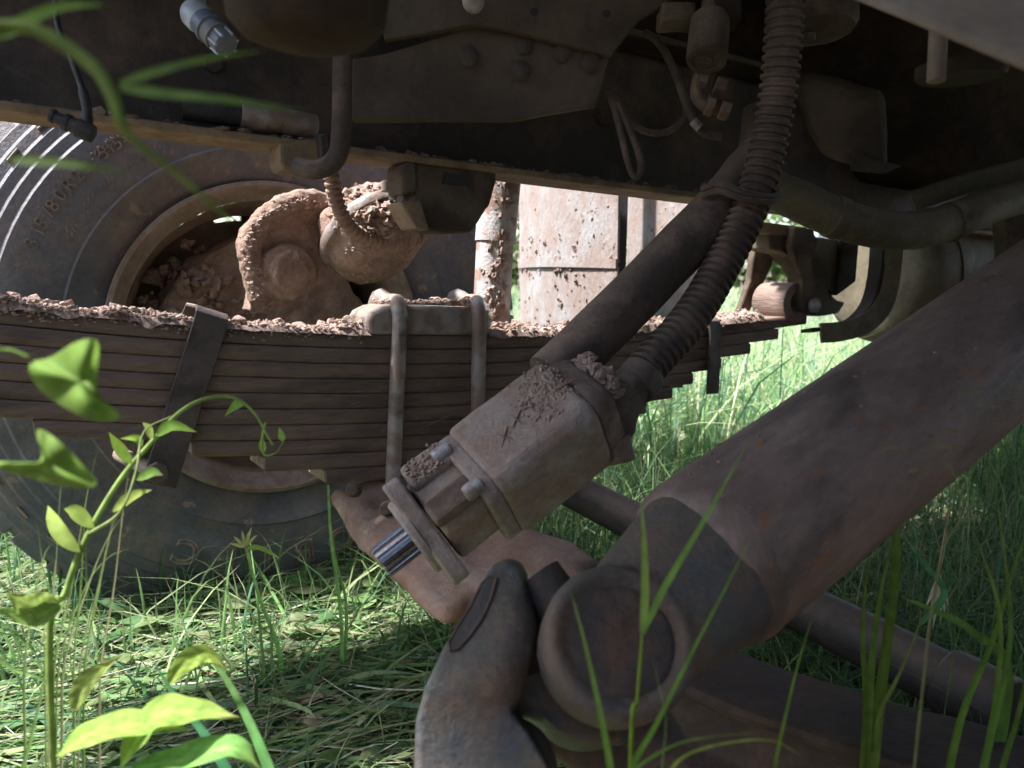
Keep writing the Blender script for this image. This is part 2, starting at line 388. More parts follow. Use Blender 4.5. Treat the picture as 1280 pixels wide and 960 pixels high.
# concrete post seen beyond the meadow
p = ground(1032, 445); p = at(1034, 500, 7.0); p.z = 0
t = thing('concrete_post', p, 'pale weathered concrete post standing beyond the bright meadow', 'post')
mb = MB(); mb.box(p + Z * .62, Vector((.2, 0, 0)), Vector((0, .12, 0)), Z * .64); mb.build('shaft', M['concrete'], t, bevel=.012)
mb = MB(); mb.box(p + Z * 1.3, Vector((.23, 0, 0)), Vector((0, .15, 0)), Z * .035); mb.build('cap', M['concrete'], t, bevel=.012)

# ================================================================== TRUCK
LS, LW = -1.212, -1.565         # lateral planes: near face of the spring, inner side of the wheel
SPRING_W = .09; LR = -1.13             # and the near edge of the chassis rail
# ---- front wheel
WC = at(345, 425, 1.575); AX = B
wheel = thing('truck_wheel', WC - Z * .5, 'muddy front truck wheel behind the leaf spring, standing in the grass', 'wheel')
def wpt(r, th, h): return WC + (A * math.cos(th) + Z * math.sin(th)) * r + AX * h
TP = [(.292, -.028), (.300, -.018), (.312, -.012), (.335, -.004), (.36, .004), (.366, .0065), (.37, .003), (.40, .006), (.43, .006), (.452, .003), (.456, -.003), (.470, -.006), (.474, -.012),
      (.487, -.015), (.491, -.021), (.503, -.025), (.507, -.031), (.519, -.036), (.527, -.047), (.533, -.062)]
rk = lambda r: r if r < .37 else .37 + (r - .37) * 1.227
TP = [(rk(r), h) for r, h in TP]
TPb = [(r, -.315 - h) for r, h in TP[::-1]]
def flatten(v):                                # the tyre is squashed a little where it carries the truck
    d = v.z - (WC.z - .492)
    return Vector((v.x, v.y, max(v.z, WC.z - .492 + min(0, d) * .12)))
mb = MB(); mb.lathe(WC, AX, TP + TPb + [(.285, -.28), (.285, -.035), TP[0]], 96); mb.v = [flatten(v) for v in mb.v]
tyre = mb.build('tyre', M['tyre'], wheel, angle=24)
lug_n = 46; proto = None
lugs = []
for k in range(lug_n):
    th = 2 * math.pi * k / lug_n; ps = []
    for r, h in ((rk(.515), -.034), (rk(.540), -.052), (rk(.540), -.125), (rk(.515), -.125)):
        ps.append((r, h))
    mb = MB(); e = .048
    dth = e / .53
    skew = .35
    a_ = [wpt(r, th - dth / 1 * .62 - skew * (h + .05), h) for r, h in ps]; b_ = [wpt(r, th + dth * .62 - skew * (h + .05), h) for r, h in ps]
    mb.add(a_ + b_, [(0, 1, 2, 3), (7, 6, 5, 4), (0, 4, 5, 1), (1, 5, 6, 2), (2, 6, 7, 3), (3, 7, 4, 0)])
    mb.v = [flatten(v) for v in mb.v]
    mb.build('tread_block', M['tyre'], wheel, bevel=.003)
    if 90 < math.degrees(th) < 260:             # short moulded slot beside each tread block
        mb = MB(); c0 = th + dth * .2
        mb.tube([wpt(rk(.4985), c0 - .018, -.0215), wpt(rk(.4985), c0 + .03, -.0215)], .0025, 6); lugs.append(mb)
mb = MB()
for q in lugs: mb.add(q.v, q.f)
stuff(mb.build('moulded_slot', M['tyre_letter'], tyre))
# raised size marking along the sidewall
def side_h(r):
    return float(np.interp(r, [q[0] for q in TP], [q[1] for q in TP]))
def letters(txt, r, th0, size, step, outline=False, name='size_marking', gap=.0, flip=False):
    verts = []; faces = []; th = th0
    for ch in txt:
        cu = bpy.data.curves.new('glyph', 'FONT'); cu.body = ch; cu.size = size; cu.align_x = 'CENTER'
        if outline: cu.fill_mode = 'NONE'; cu.bevel_depth = .0026; cu.bevel_resolution = 1; cu.resolution_u = 4
        else: cu.extrude = .0018; cu.resolution_u = 3
        ob = bpy.data.objects.new('glyph', cu); me = bpy.data.meshes.new_from_object(ob)
        vv = [v.co.copy() for v in me.vertices]; wd = (max(v.x for v in vv) - min(v.x for v in vv)) if vv else size * .3
        k = len(verts)
        for v in vv:
            rr = r + v.y * 1.0; t2 = th - v.x / r
            verts.append(wpt(rr, t2, side_h(rr) + v.z + .0006))
        faces += [tuple(i + k for i in f.vertices) for f in me.polygons]
        bpy.data.objects.remove(ob); bpy.data.curves.remove(cu); bpy.data.meshes.remove(me)
        th -= (step * (.62 if ch in '1/. I' else 1)) / r
    q = MB(); q.v = verts; q.f = faces
    return q.build(name, M['tyre_letter'], tyre, clean=False, smooth=False)
letters('315/80R22.5', .428, R(156), .031, .0215)
letters('156/150L', .428, R(128.5), .031, .0215)
letters('20', .428, R(106), .031, .0215)
for i_, ch_ in enumerate('OOBIEC'): letters(ch_, .415, R(296) - i_ * .178, .066, .072, outline=True, name='raised_letter')
mb = MB(); random.seed(3)
for row, r in enumerate((.389, .3985)):                       # rows of small worn moulding nobody can read
    th = R(152)
    while th > R(118):
        d = random.uniform(.004, .009)
        if random.random() < .8: mb.tube([wpt(r, th, side_h(r) + .0005), wpt(r + random.uniform(.004, .007), th - d / r * random.uniform(.2, 1), side_h(r) + .001)], .0011, 5)
        th -= (d + .003) / r
for i in range(46):                                # sunburst of moulded strokes by the shoulder
    th = R(random.gauss(126, 6)); r = random.uniform(.434, .45); d = random.uniform(.006, .014)
    mb.tube([wpt(r, th, side_h(r)), wpt(r + d * random.uniform(-1, 1), th + d * 1.2, side_h(r) + .0008)], .0016, 5)
stuff(mb.build('worn_moulding', M['tyre_letter'], tyre))
# rim: flange, barrel and a disc with hand holes
mb = MB(); mb.lathe(WC, AX, [(.291, -.03), (.3, -.014), (.305, -.003), (.303, .003), (.296, .004), (.289, -.002), (.281, -.02), (.27, -.03)], 96); rim = mb.build('rim', M['rim_edge'], wheel)
mb = MB(); mb.lathe(WC, AX, [(.27, -.03), (.266, -.05), (.262, -.09), (.25, -.12), (.25, -.17), (.262, -.2), (.262, -.26)], 96); rough(mb.build('barrel', M['rim'], rim, angle=60), .006, .03, 1)
mb = MB(); HOLES = 10
mb.lathe(WC, AX, [(.262, -.25), (.254, -.245), (.244, -.242), (.215, -.235), (.18, -.22), (.1, -.215)], 80, skip=lambda i, k: i == 1 and (k % 8) < 3 and k < 40); mb.build('wheel_disc', M['rim'], rim)
mb = MB(); mb.lathe(WC, AX, [(.0, -.03), (.06, -.03), (.11, -.04), (.16, -.035), (.2, -.045), (.206, -.06), (.205, -.1), (.198, -.2), (.1, -.21)], 64)
rough(mb.build('brake_drum', M['mud_dark'], wheel), .035, .06, 2)
mb = MB(); random.seed(5)
for i in range(420):
    th = random.uniform(R(120), R(330)); r = random.uniform(.06, .245)
    h = -.03 if r < .2 else -.115
    mb.lump(wpt(r, th, h + random.uniform(-.012, .004)), random.uniform(.003, .014))
stuff(mb.build('caked_mud', M['mud_dark'], wheel, smooth=False, clean=False))

# ---- brake gear between the wheel and the spring
LB = -1.44
sa = thing('slack_adjuster', on(355, 340, LB), 'mud-caked slack adjuster arm curving over the brake shaft inside the wheel', 'slack adjuster')
px = [(312, 388), (316, 368), (322, 350), (308, 332), (302, 304), (308, 284), (324, 268), (340, 262), (352, 252), (372, 245), (395, 245), (418, 250), (436, 262), (434, 284), (416, 286), (404, 290), (399, 305), (402, 330), (396, 356), (380, 372), (356, 378), (338, 392)]
mb = MB(); mb.prism([on(x, y, LB) for x, y in px], -B * .055); c = on(358, 340, LB)
mb.lathe(c - B * .02, B, [(.05, 0), (.05, .036), (.044, .043), (.036, .043), (.034, .05), (.026, .054), (.016, .054)], 28, caps=True)
mb.tube(smooth_curve([on(325, 375, LB), on(312, 310, LB), on(335, 270, LB), on(380, 250, LB), on(425, 262, LB - .02)], 5), .02, 12)
arm = cast(mb, 'arm', M['brake'], sa, .003, 3, (.008, .015))
random.seed(11)
def pk():
    q = random.random()
    return np.interp(q, [0, .25, .5, .75, 1], [322, 303, 318, 355, 425]) + abs(random.gauss(0, 11)), np.interp(q, [0, .25, .5, .75, 1], [378, 310, 268, 250, 250]) + abs(random.gauss(0, 9))
crust(arm, sa, 420, pk, (.001, .0015, .002, .003, .0045), 'mud')
crust(arm, sa, 200, lambda: (random.uniform(300, 430), random.uniform(250, 390)), (.001, .0015, .002, .003), 'brake', 'dirt_crumbs')
bc = on(470, 300, -1.40); bax = (Vector((0.1, -.5, -.55)) + A * .38).normalized()
ch = thing('brake_chamber', bc, 'rounded mud-covered brake chamber hanging below the chassis rail', 'brake chamber')
mb = MB(); mb.lathe(bc - bax * .05, bax, [(0, -.035), (.06, -.03), (.085, -.01), (.092, .015), (.093, .045), (.088, .07), (.072, .092), (.045, .106), (0, .11)], 40); chm = rough(mb.build('chamber', M['brake'], ch), .016, .03, 2)
mb = MB(); mb.lathe(bc - bax * .05, bax, [(.09, .022), (.101, .024), (.104, .033), (.101, .042), (.09, .044)], 48); rough(mb.build('clamp_band', M['steel'], ch), .003, .01, 0)
crust(chm, ch, 420, lambda: (random.gauss(466, 22), random.gauss(262, 16)), (.002, .003, .004, .006, .009), 'mud')
crust(chm, ch, 160, lambda: (random.gauss(455, 12), random.gauss(322, 12)), (.0015, .002, .003), 'mud', 'mud_smear')
crust(chm, ch, 120, lambda: (lambda t: (462 + t * 60 + random.gauss(0, 2), 352 - t * 48 + random.gauss(0, 2)))(random.random()), (.0015, .002, .003), 'mud', 'mud_ridge')
# ribbed hose running to it
def ribbed(path, r0, r1, pitch, seg=14, n=14, duty=.5):
    pts = smooth_curve(path, n); L = [0]
    for i in range(1, len(pts)): L.append(L[-1] + (pts[i] - pts[i - 1]).length)
    out = []; rad = []; s = 0; steps = 6; N = int(L[-1] / (pitch / steps))
    xs = np.array([list(p) for p in pts]); sv = np.linspace(0, L[-1], N)
    C = np.stack([np.interp(sv, L, xs[:, k]) for k in range(3)], 1)
    for i in range(N):
        ph = (i % steps) / steps; rad.append(r1 if ph < duty else r0); out.append(Vector(C[i]))
    return MB().tube(out, rad, seg)
o = ribbed([on(414, 212, -1.30), on(419, 245, -1.31), on(432, 278, -1.32), on(458, 298, -1.33), on(490, 302, -1.34), on(524, 296, -1.36)], .0115, .0145, .0105).build('brake_hose', M['brake'])
tag(o, 'mud-crusted ribbed air hose curving down to the brake chamber', 'hose'); rough(o, .003, .01, 0)
bp_ = thing('brake_bolt', on(493, 225, -1.27), 'short upright hexagon bolt and nut beside the rail bracket', 'bolt')
mb = MB(); mb.tube([on(492, 250, -1.27), on(492, 212, -1.27)], .009, 12); mb.build('stud', M['bolt'], bp_)
mb = MB(); mb.hexa(on(492, 240, -1.27), Z, .021, .018); mb.build('nut', M['steel'], bp_, bevel=.002)
mb = MB(); mb.box(on(496, 202, -1.27), A * .022, B * .016, Z * .008); rough(mb.build('mud_cap', M['mud'], bp_, bevel=.005), .006, .01, 2)

# ---- leaf spring
spring = thing('leaf_spring', on(400, 470, LS), 'thick rusty leaf spring pack crossing the view with mud heaped on top', 'leaf spring')
top_px = [(-260, 352), (-120, 366), (0, 381), (130, 393), (250, 404), (400, 418), (490, 424), (610, 419), (760, 413), (900, 404), (1005, 394)]
TS = [S(on(x, y, LS)) for x, y in top_px]; TZ = [on(x, y, LS).z for x, y in top_px]
TCO = np.polyfit(TS, TZ, 3)
def top_z(s): return float(np.polyval(TCO, s))
LT = .0232
def s_of(x): return S(on(x, 430, LS))
ends = [(-260, 1008), (-260, 972), (-260, 938), (-260, 903), (-260, 868), (-260, 842), (36, 810), (236, 790), (326, 760), (404, 730)]
for i, (x0, x1) in enumerate(ends):
    s0, s1 = s_of(x0), s_of(x1); n = 26; vs = []; fs = []
    zo = i * (LT + .0009); l0 = LS + random.uniform(-.004, .002); wv = SPRING_W
    for k in range(n + 1):
        s = s0 + (s1 - s0) * k / n; z = top_z(s) - zo + .0007 * noise.noise(Vector((s * 14, i * 3.7, 0)))
        ch_ = .0026 + .001 * noise.noise(Vector((s * 40, i * 2.3, 5)))
        for l, dz in ((l0 - ch_, 0), (l0, -ch_), (l0, -LT + ch_), (l0 - ch_, -LT), (l0 - wv + ch_, -LT), (l0 - wv, -LT + ch_), (l0 - wv, -ch_), (l0 - wv + ch_, 0)):
            vs.append(tr(s, l, z + dz))
    m8 = 8
    for k in range(n):
        for j in range(m8): fs.append((k * m8 + j, k * m8 + (j + 1) % m8, (k + 1) * m8 + (j + 1) % m8, (k + 1) * m8 + j))
    fs += [tuple(range(m8)), tuple(n * m8 + j for j in range(m8))]
    mb = MB().add(vs, fs); orient(mb.build('spring_leaf', M['leaf'], spring, angle=62), Z)
    if 6 <= i:                                        # bare cut end of the leaf
        mb = MB(); z = top_z(s0) - zo; mb.box(tr(s0 - .001, l0 - wv / 2, z - LT / 2), A * .0012, B * (wv / 2 - .004), Z * (LT / 2 - .003)); mb.build('cut_end', M['leaf_end'], spring)
# eye at the rear end
e = on(976, 378, LS - SPRING_W / 2)
mb = MB(); mb.lathe(e - B * .046, B, [(.022, 0), (.045, 0), (.045, .092), (.022, .092), (.022, 0)], 32); mb.build('spring_eye', M['leaf'], spring, bevel=.002)
# spacer block and U-bolts over the axle
def top_at(x): return top_z(s_of(x))
poly = []
for x, y in [(462, 424), (460, 400), (466, 390), (480, 383), (494, 381), (600, 384), (612, 388), (612, 420)]:
    poly.append(on(x, y, LS + .004))
zl = [top_at(x) for x, _ in [(462, 0), (612, 0)]]
poly[0] = tr(s_of(462), LS + .004, zl[0]); poly[-1] = tr(s_of(612), LS + .004, zl[1])
mb = MB(); mb.prism(poly, -B * (SPRING_W + .008)); rough(mb.build('spacer_block', M['steel'], spring, bevel=.006), .003, .03, 0)
for x0, x1, yb in ((500, 491, 606), (599, 596, 606)):
    pt = on(x0, 386, LS + .014)
    pts = [on(x1, yb, LS + .014), on((x0 + x1) / 2, 500, LS + .014), on(x0, 405, LS + .014), on(x0 - 1, 390, LS + .011), on(x0 - 3, 380, LS - .004), on(x0 - 4, 377, LS - .03)]
    pb = [p - B * d for p, d in ((pts[-1], .03), (pts[-2], SPRING_W + .005), (pts[1], SPRING_W + .03), (pts[0], SPRING_W + .03))]
    mb = MB(); mb.tube(smooth_curve(pts + pb, 5), .0125, 14); mb.build('u_bolt', M['steel'], spring, angle=60)
# straps (rebound clips)
def strap(pxs, w_, th, name='spring_clip', m='strap'):
    (x0, y0), (x1, y1) = pxs
    a_, b_ = on(x0, y0, LS + .006), on(x1, y1, LS + .006); d = (b_ - a_).normalized(); sd = d.cross(B).normalized()
    c = (a_ + b_) / 2
    t_ = MB(); n = 10; vs = []; path = []
    L = (b_ - a_).length
    path = [a_ + d * L, a_ + d * .02, a_ + d * .004 - B * .004, a_ - d * .003 - B * .014, a_ - d * .004 - B * (SPRING_W + .006), a_ + d * .01 - B * (SPRING_W + .012), a_ + d * L - B * (SPRING_W + .012)]
    for q in path:
        vs += [q - sd * w_, q + sd * w_]
    nn = len(path); offs = [B, B, (B - d).normalized(), -d, -d, (-B - d).normalized(), -B]
    vo = []
    for q, of in zip(path, offs): vo += [q - sd * w_ + of * th, q + sd * w_ + of * th]
    fs = []
    for k in range(nn - 1):
        a0 = 2 * k; o0 = 2 * nn
        fs += [(a0, a0 + 1, a0 + 3, a0 + 2), (o0 + a0, o0 + a0 + 2, o0 + a0 + 3, o0 + a0 + 1), (a0, a0 + 2, o0 + a0 + 2, o0 + a0), (a0 + 1, o0 + a0 + 1, o0 + a0 + 3, a0 + 3)]
    fs += [(0, o0, o0 + 1, 1), (2 * nn - 2, 2 * nn - 1, o0 + 2 * nn - 1, o0 + 2 * nn - 2)]
    t_.add(vs + vo, fs); return t_.build(name, M[m], spring, bevel=.0015)
strap(((266, 394), (198, 606)), .023, .005)
strap(((893, 402), (889, 492)), .016, .007)
mb = MB(); mb.tube([on(196, 590, LS + .02), on(150, 568, LS - SPRING_W - .03)], .011, 12); mb.build('clip_bolt', M['steel'], spring)
mb = MB(); mb.hexa(on(196, 590, LS + .012), B, .016, .012); mb.build('clip_nut', M['strap'], spring, bevel=.002)
# mud lying on the top leaf
mb = MB(); random.seed(21); mrow = 13
def heap(s, seed): return max(.12, .55 + 1.1 * noise.noise(Vector((s * 7, 0, seed))) + .5 * noise.noise(Vector((s * 19, 2, seed))))
def mud_strip(s0, s1, n, hgt, seed, base=lambda s: top_z(s)):
    vs = []; fs = []
    for k in range(n + 1):
        s = s0 + (s1 - s0) * k / n; hp = heap(s, seed)
        for j in range(mrow):
            q = j / (mrow - 1); l = LS + .004 - q * (SPRING_W + .002)
            v = Vector((s * 45, q * 4, seed)); rdg = 1 - abs(noise.noise(v)) * 2
            h = hgt * hp * (max(0, math.sin(math.pi * q)) ** .35) * (.55 + .5 * rdg + .45 * noise.noise(v * 2.7) + .3 * noise.noise(v * 6.1))
            edge = j in (0, mrow - 1)
            vs.append(tr(s + .003 * noise.noise(v * 3), l + .005 * noise.noise(v * 1.7), base(s) - (.0015 + .012 * max(0, noise.noise(Vector((s * 30, 5, seed)))) if edge else -max(.0005, h))))
    for k in range(n):
        for j in range(mrow - 1): fs.append((k * mrow + j, k * mrow + j + 1, (k + 1) * mrow + j + 1, (k + 1) * mrow + j))
    return vs, fs
mb.add(*mud_strip(s_of(-200), s_of(462), 520, .020, 1)); mb.add(*mud_strip(s_of(612), s_of(955), 330, .020, 8))
bt = on(540, 383, LS).z
for i in range(3600):
    u = random.random(); seed = 1
    if u < .6: x = random.uniform(-120, 460)
    elif u < .72: x = random.uniform(488, 600)
    else: x = random.uniform(612, 955); seed = 8
    s = s_of(x); q = random.random(); l = LS + .002 - q * (SPRING_W - .004)
    onblock = 488 <= x <= 600; z0 = bt + .001 if onblock else top_z(s); hp = .35 if onblock else heap(s, seed)
    big = random.random() < .05 * hp
    r = random.uniform(.005, .0095) if big else random.choice((.001, .0013, .0016, .002, .0026, .0034))
    mb.lump(tr(s, l, z0 + (.75 + .6 * random.random()) * .020 * hp * max(0, math.sin(math.pi * (.06 + .88 * q))) ** .35 + r * .1), r, (1.2, 1.2, .9))
for i in range(380):                                # dust and crumbs caught on the front of the upper leaves
    x = random.uniform(0, 950); s = s_of(x)
    if 455 < x < 620: continue
    mb.lump(tr(s, LS + .0005, top_z(s) - abs(random.gauss(0, .007))), random.choice((.0008, .0012, .0018, .0028)), (1.3, 1.3, 1))
stuff(mb.build('mud_layer', M['mud'], spring, smooth=False, clean=False))

# ---- chassis rail
def rail_z(x, y): return on(x, y, LR).z
zr = [(S(on(x, y, LR)), on(x, y, LR).z) for x, y in ((0, 137), (350, 181), (860, 246))]
ks = np.polyfit([q[0] for q in zr], [q[1] for q in zr], 1)
def rz(s): return float(np.polyval(ks, s))
rail = thing('chassis_rail', tr(.3, LR, rz(.3)), 'long dark chassis rail running above the spring with a dusty lower lip', 'chassis rail')
def rail_prism(sa_, sb, prof, name, m, bevel=.003):
    mb = MB(); n = len(prof); ns = 30
    vs = [tr(s, l, rz(s) + h) for s in np.linspace(sa_, sb, ns) for l, h in prof]
    fs = [(k * n + j, k * n + (j + 1) % n, (k + 1) * n + (j + 1) % n, (k + 1) * n + j) for k in range(ns - 1) for j in range(n)] + [tuple(range(n)), tuple((ns - 1) * n + j for j in range(n))]
    mb.add(vs, fs); return mb.build(name, M[m], rail, bevel=bevel)
rail_prism(-.9, 3.6, [(LR, 0), (LR, .011), (LR - .085, .011), (LR - .085, 0)], 'lower_flange', 'flange')
rail_prism(-.9, 3.6, [(LR - .078, .0115), (LR - .078, .26), (LR - .086, .26), (LR - .086, .0115)], 'web', 'rail')
rail_prism(-.9, 3.6, [(LR, .2605), (LR, .272), (LR - .088, .272), (LR - .088, .2605)], 'upper_flange', 'rail')
mb = MB(); random.seed(31)
for i in range(700):
    s = random.uniform(-.5, 2.2); q = random.random()
    mb.lump(tr(s, LR - .004 - q ** 1.3 * .068, rz(s) + .0125), random.choice((.002, .003, .004, .007)), (1.4, 1.4, .7))
stuff(mb.build('mud_crumbs', M['mud_dark'], rail, smooth=False, clean=False))
for s in np.arange(-.6, 1.1, .17):
    mb = MB(); mb.hexa(tr(s, LR - .078, rz(s) + .14 + .03 * math.sin(s * 20)), B, .014, .01); mb.build('rail_bolt', M['rail'], rail, bevel=.002)

# pipe lying in the rail
o = MB().tube(smooth_curve([on(300, 143, LR - .025), on(345, 151, LR - .024), on(392, 160, LR - .03)], 5), .019, 18).build('conduit_pipe', M['steel'])  # pale steel puts the sunlight on this end into its colour
tag(o, 'short pipe end on the rail lip, coloured pale as if lit', 'pipe')
o = MB().tube(smooth_curve([on(228, 134, LR - .03), on(262, 139, LR - .026), on(306, 144, LR - .026)], 5), .017, 16).build('dark_pipe_part', M['black_rubber_and_shade'])  # left length of the same pipe, drawn darker
tag(o, 'dark sleeve on the pale pipe in the rail', 'pipe_part')
# stay rod and bump stop
o = MB().tube(smooth_curve([at(432, -120, 1.0), at(430, 0, 1.0), at(428, 90, 1.0), at(427, 150, 1.0), at(424, 188, 1.0), at(412, 206, 1.0), at(392, 212, 1.0), at(372, 208, 1.01)], 6), .0122, 16).build('stay_rod', M['rubber'])
tag(o, 'thick brown hanging rod bent at its lower end, in front of the rail', 'rod')
bs_ = thing('bump_stop', on(378, 190, LR), 'dusty tan bump stop block clamped under the rail lip', 'bump stop')
mb = MB(); mb.prism([on(x, y, LR + .005) for x, y in ((349, 178), (400, 171), (404, 206), (380, 214), (356, 213), (350, 203))], -B * .06); rough(mb.build('block', M['flange'], bs_, bevel=.006), .004, .02, 2)
mb = MB(); mb.prism([on(x, y, LR + .016) for x, y in ((399, 168), (412, 166), (414, 204), (402, 208))], -B * .05); mb.build('clamp_plate', M['rail'], bs_, bevel=.003)
# bracket under the rail
br = thing('rail_bracket', on(560, 250, LR), 'dusty cast bracket with dark slot bolted beneath the rail', 'bracket')
px = [(518, 196), (622, 209), (620, 232), (612, 258), (590, 291), (533, 289), (516, 262), (519, 235)]
mb = MB(); face = [on(x, y, LR - .012) for x, y in px]; mb.prism(face, -B * .07); rough(mb.build('casting', M['bracket'], br, bevel=.006), .006, .03, 3)
mb = MB(); mb.prism([on(x, y, LR - .004) for x, y in ((500, 206), (521, 198), (522, 240), (503, 244))], -B * .055); rough(mb.build('lug', M['bracket'], br, bevel=.006), .004, .02, 2)
mb = MB(); mb.prism([on(x, y, LR - .003) for x, y in ((500, 252), (526, 250), (538, 288), (520, 286))], -B * .06); rough(mb.build('lit_side_plate', M['flange'], br, bevel=.004), .003, .02, 2)  # paler tan face, with light from the left put into its colour
mb = MB(); mb.prism([on(x, y, LR - .0075) for x, y in ((556, 217), (588, 221), (588, 232), (554, 229))], -B * .004); mb.build('slot', M['black_rubber_and_shade'], br)  # dark plate on the face, standing in for the shade inside the slot

# ---- shock absorber
ls = -1.36
sh = thing('shock_absorber', on(618, 400, ls), 'muddy upright shock absorber tube between bracket and white mudguard', 'shock absorber')
def vtube(x0, y0, x1, y1, l, r, **k): return MB().tube([on(x0, y0, l), on(x1, y1, l)], r, 24)
vtube(632, 150, 619, 303, ls, .039).build('dust_cover', M['shock'], sh)
vtube(619, 303, 612, 430, ls, .036).build('lower_tube', M['shock'], sh)
mb = MB(); random.seed(41)
for i in range(330):
    y = random.uniform(215, 400); th = random.gauss(.5, .28) - .3
    u = on(630 - (y - 180) * .075, y, ls); ang = th + .35 * noise.noise(Vector((y * .045, 2, 2)))
    d = (-A * math.cos(ang + .9) + B * math.sin(ang + .9))
    mb.lump(u + d * .0352, random.choice((.0015, .002, .003, .004, .006)), (1, 1, 1.5))
stuff(mb.build('mud_splash', M['mud'], sh, smooth=False, clean=False))

# ---- pale mudguard panels behind the wheel, facing forward
def panel(name, corners, d, label, curve=.03, seam=None, grp=None):
    (xa, ya), (xb, yb), (xc, yc), (xd, yd) = corners         # top-left, top-right, bottom-right, bottom-left
    t_ = thing(name, at((xc + xd) / 2, yd, sum(d) / 2), label, 'mudguard', grp); n = 24; vs = []; fs = []
    d0, d1 = d; tl, tr_, br2, bl = at(xa, ya, d0), at(xb, yb, d1), at(xc, yc, d1), at(xd, yd, d0)
    nn = (tr_ - tl).cross(bl - tl).normalized()
    if nn.dot(CP - tl) < 0: nn = -nn
    return t_, tl, tr_, br2, bl, nn
def build_panel(t_, tl, tr_, br2, bl, nn, v0, v1, bow, th=.006, name='sheet', m='white', lift=0):
    n, k = 26, 14; vs = []; fs = []
    for side in (0, 1):
        for j in range(k + 1):
            v = v0 + (v1 - v0) * j / k
            for i in range(n + 1):
                u = i / n; p = (tl.lerp(tr_, u)).lerp(bl.lerp(br2, u), v)
                p = p + nn * (bow * math.sin(math.pi * u) + lift - side * th)
                if i == 0: p = p + (tr_ - tl) * .012 * noise.noise(Vector((0, v * 40, 2)))
                vs.append(p)
    q = (n + 1) * (k + 1)
    for j in range(k):
        for i in range(n):
            a_ = j * (n + 1) + i
            fs += [(a_, a_ + 1, a_ + n + 2, a_ + n + 1), (q + a_, q + a_ + n + 1, q + a_ + n + 2, q + a_ + 1)]
    for i in range(n): fs += [(i, q + i, q + i + 1, i + 1), (k * (n + 1) + i, k * (n + 1) + i + 1, q + k * (n + 1) + i + 1, q + k * (n + 1) + i)]
    for j in range(k):
        a_ = j * (n + 1); b_ = a_ + n; fs += [(a_, a_ + n + 1, q + a_ + n + 1, q + a_), (b_, q + b_, q + b_ + n + 1, b_ + n + 1)]
    return MB().add(vs, fs).build(name, M[m], t_, angle=50)
def spatter(t_, tl, tr_, br2, bl, nn, n, bow, fx, lift=0):
    mb = MB()
    for i in range(n):
        u, v = fx(); p = (tl.lerp(tr_, u)).lerp(bl.lerp(br2, u), v) + nn * (bow * math.sin(math.pi * u) + lift)
        r = random.choice((.001, .0012, .0015, .002, .003, .004)); mb.lump(p - nn * r * .55, r, (1.3, 1.3, 2.0))
    stuff(mb.build('mud_spatter', M['spatter'], t_, smooth=False, clean=False))
random.seed(51)
q = panel('mudguard_panel', ((648, 150), (774, 150), (770, 440), (650, 440)), (2.25, 1.9), 'wide white mud-spattered mudguard panel between shock absorber and hose', )
build_panel(*q, 0, .615, .05); build_panel(*q, .60, .64, .05, name='joint_strip', lift=.005, m='white'); build_panel(*q, .632, 1, .047)
spatter(*q, 170, .05, lambda: (1 - abs(random.gauss(0, .3)) if random.random() < .7 else random.random(), random.uniform(.2, .98)))
spatter(*q, 70, .054, lambda: (random.random(), random.gauss(.6, .05)))
spatter(*q, 90, .004, lambda: (random.gauss(0, .012), random.uniform(.2, .95)))
q = panel('mudguard_panel', ((786, 150), (900, 150), (890, 420), (782, 440)), (2.2, 1.94), 'second pale mudguard panel showing between black gap and thick smooth hose')
build_panel(*q, 0, 1, .015)
spatter(*q, 120, .015, lambda: (random.gauss(.4, .2), random.uniform(.25, .9)))
mb = MB(); mb.prism([at(x, y, 2.06 + dd) for x, y, dd in ((772, 150, 0), (788, 150, 0), (783, 330, 0), (774, 352, 0), (762, 350, 0), (767, 300, 0))], Vector((0, .05, 0)))
o = mb.build('gap_shade', M['black_rubber_and_shade'], bevel=.003); tag(o, 'dark strip painted as shade in the gap between two pale mudguard panels', 'strip')  # no real strip: black stands in for the shade between the panels

# ---- spring shackle and hanger at the rear eye
sk = thing('spring_shackle', on(1010, 380, LS), 'dusty spring shackle joining the spring eye to its hanger', 'shackle')
def spx(l, pts): return [on(x, y, l) for x, y in pts]
mb = MB(); mb.prism(spx(LS + .012, [(994, 283), (1018, 286), (1020, 312), (1012, 335), (1024, 355), (1028, 380), (1018, 394), (1004, 388), (1002, 366), (1004, 348), (996, 330), (990, 305)]), -B * .02); rough(mb.build('link_plate', M['bracket'], sk, bevel=.004), .004, .03, 1)
mb = MB(); mb.prism(spx(LS - .1, [(945, 300), (968, 296), (966, 330), (948, 370), (932, 400), (922, 398), (938, 350)]), -B * .018); rough(mb.build('link_plate', M['bracket'], sk, bevel=.004), .004, .03, 1)
mb = MB(); c = on(1002, 305, LS - .01); mb.tube([c + B * .02, c - B * .11], .026, 20); rough(mb.build('upper_pin', M['bracket'], sk), .004, .02, 1)
mb = MB(); c = on(1016, 381, LS + .012); mb.lathe(c, B, [(.017, 0), (.017, .008), (.011, .015), (0, .018)], 20); mb.build('pin_end', M['bolt'], sk)
hg = thing('shackle_hanger', on(1020, 300, LS), 'olive dusty hanger bracket holding the spring shackle to the rail', 'bracket')
mb = MB(); mb.prism(spx(LS - .02, [(960, 288), (1052, 300), (1046, 352), (1040, 372), (1058, 378), (1050, 392), (1016, 396), (1008, 340), (986, 318), (962, 312)]), -B * .06); rough(mb.build('hanger_body', M['olive'], hg, bevel=.006), .006, .04, 2)
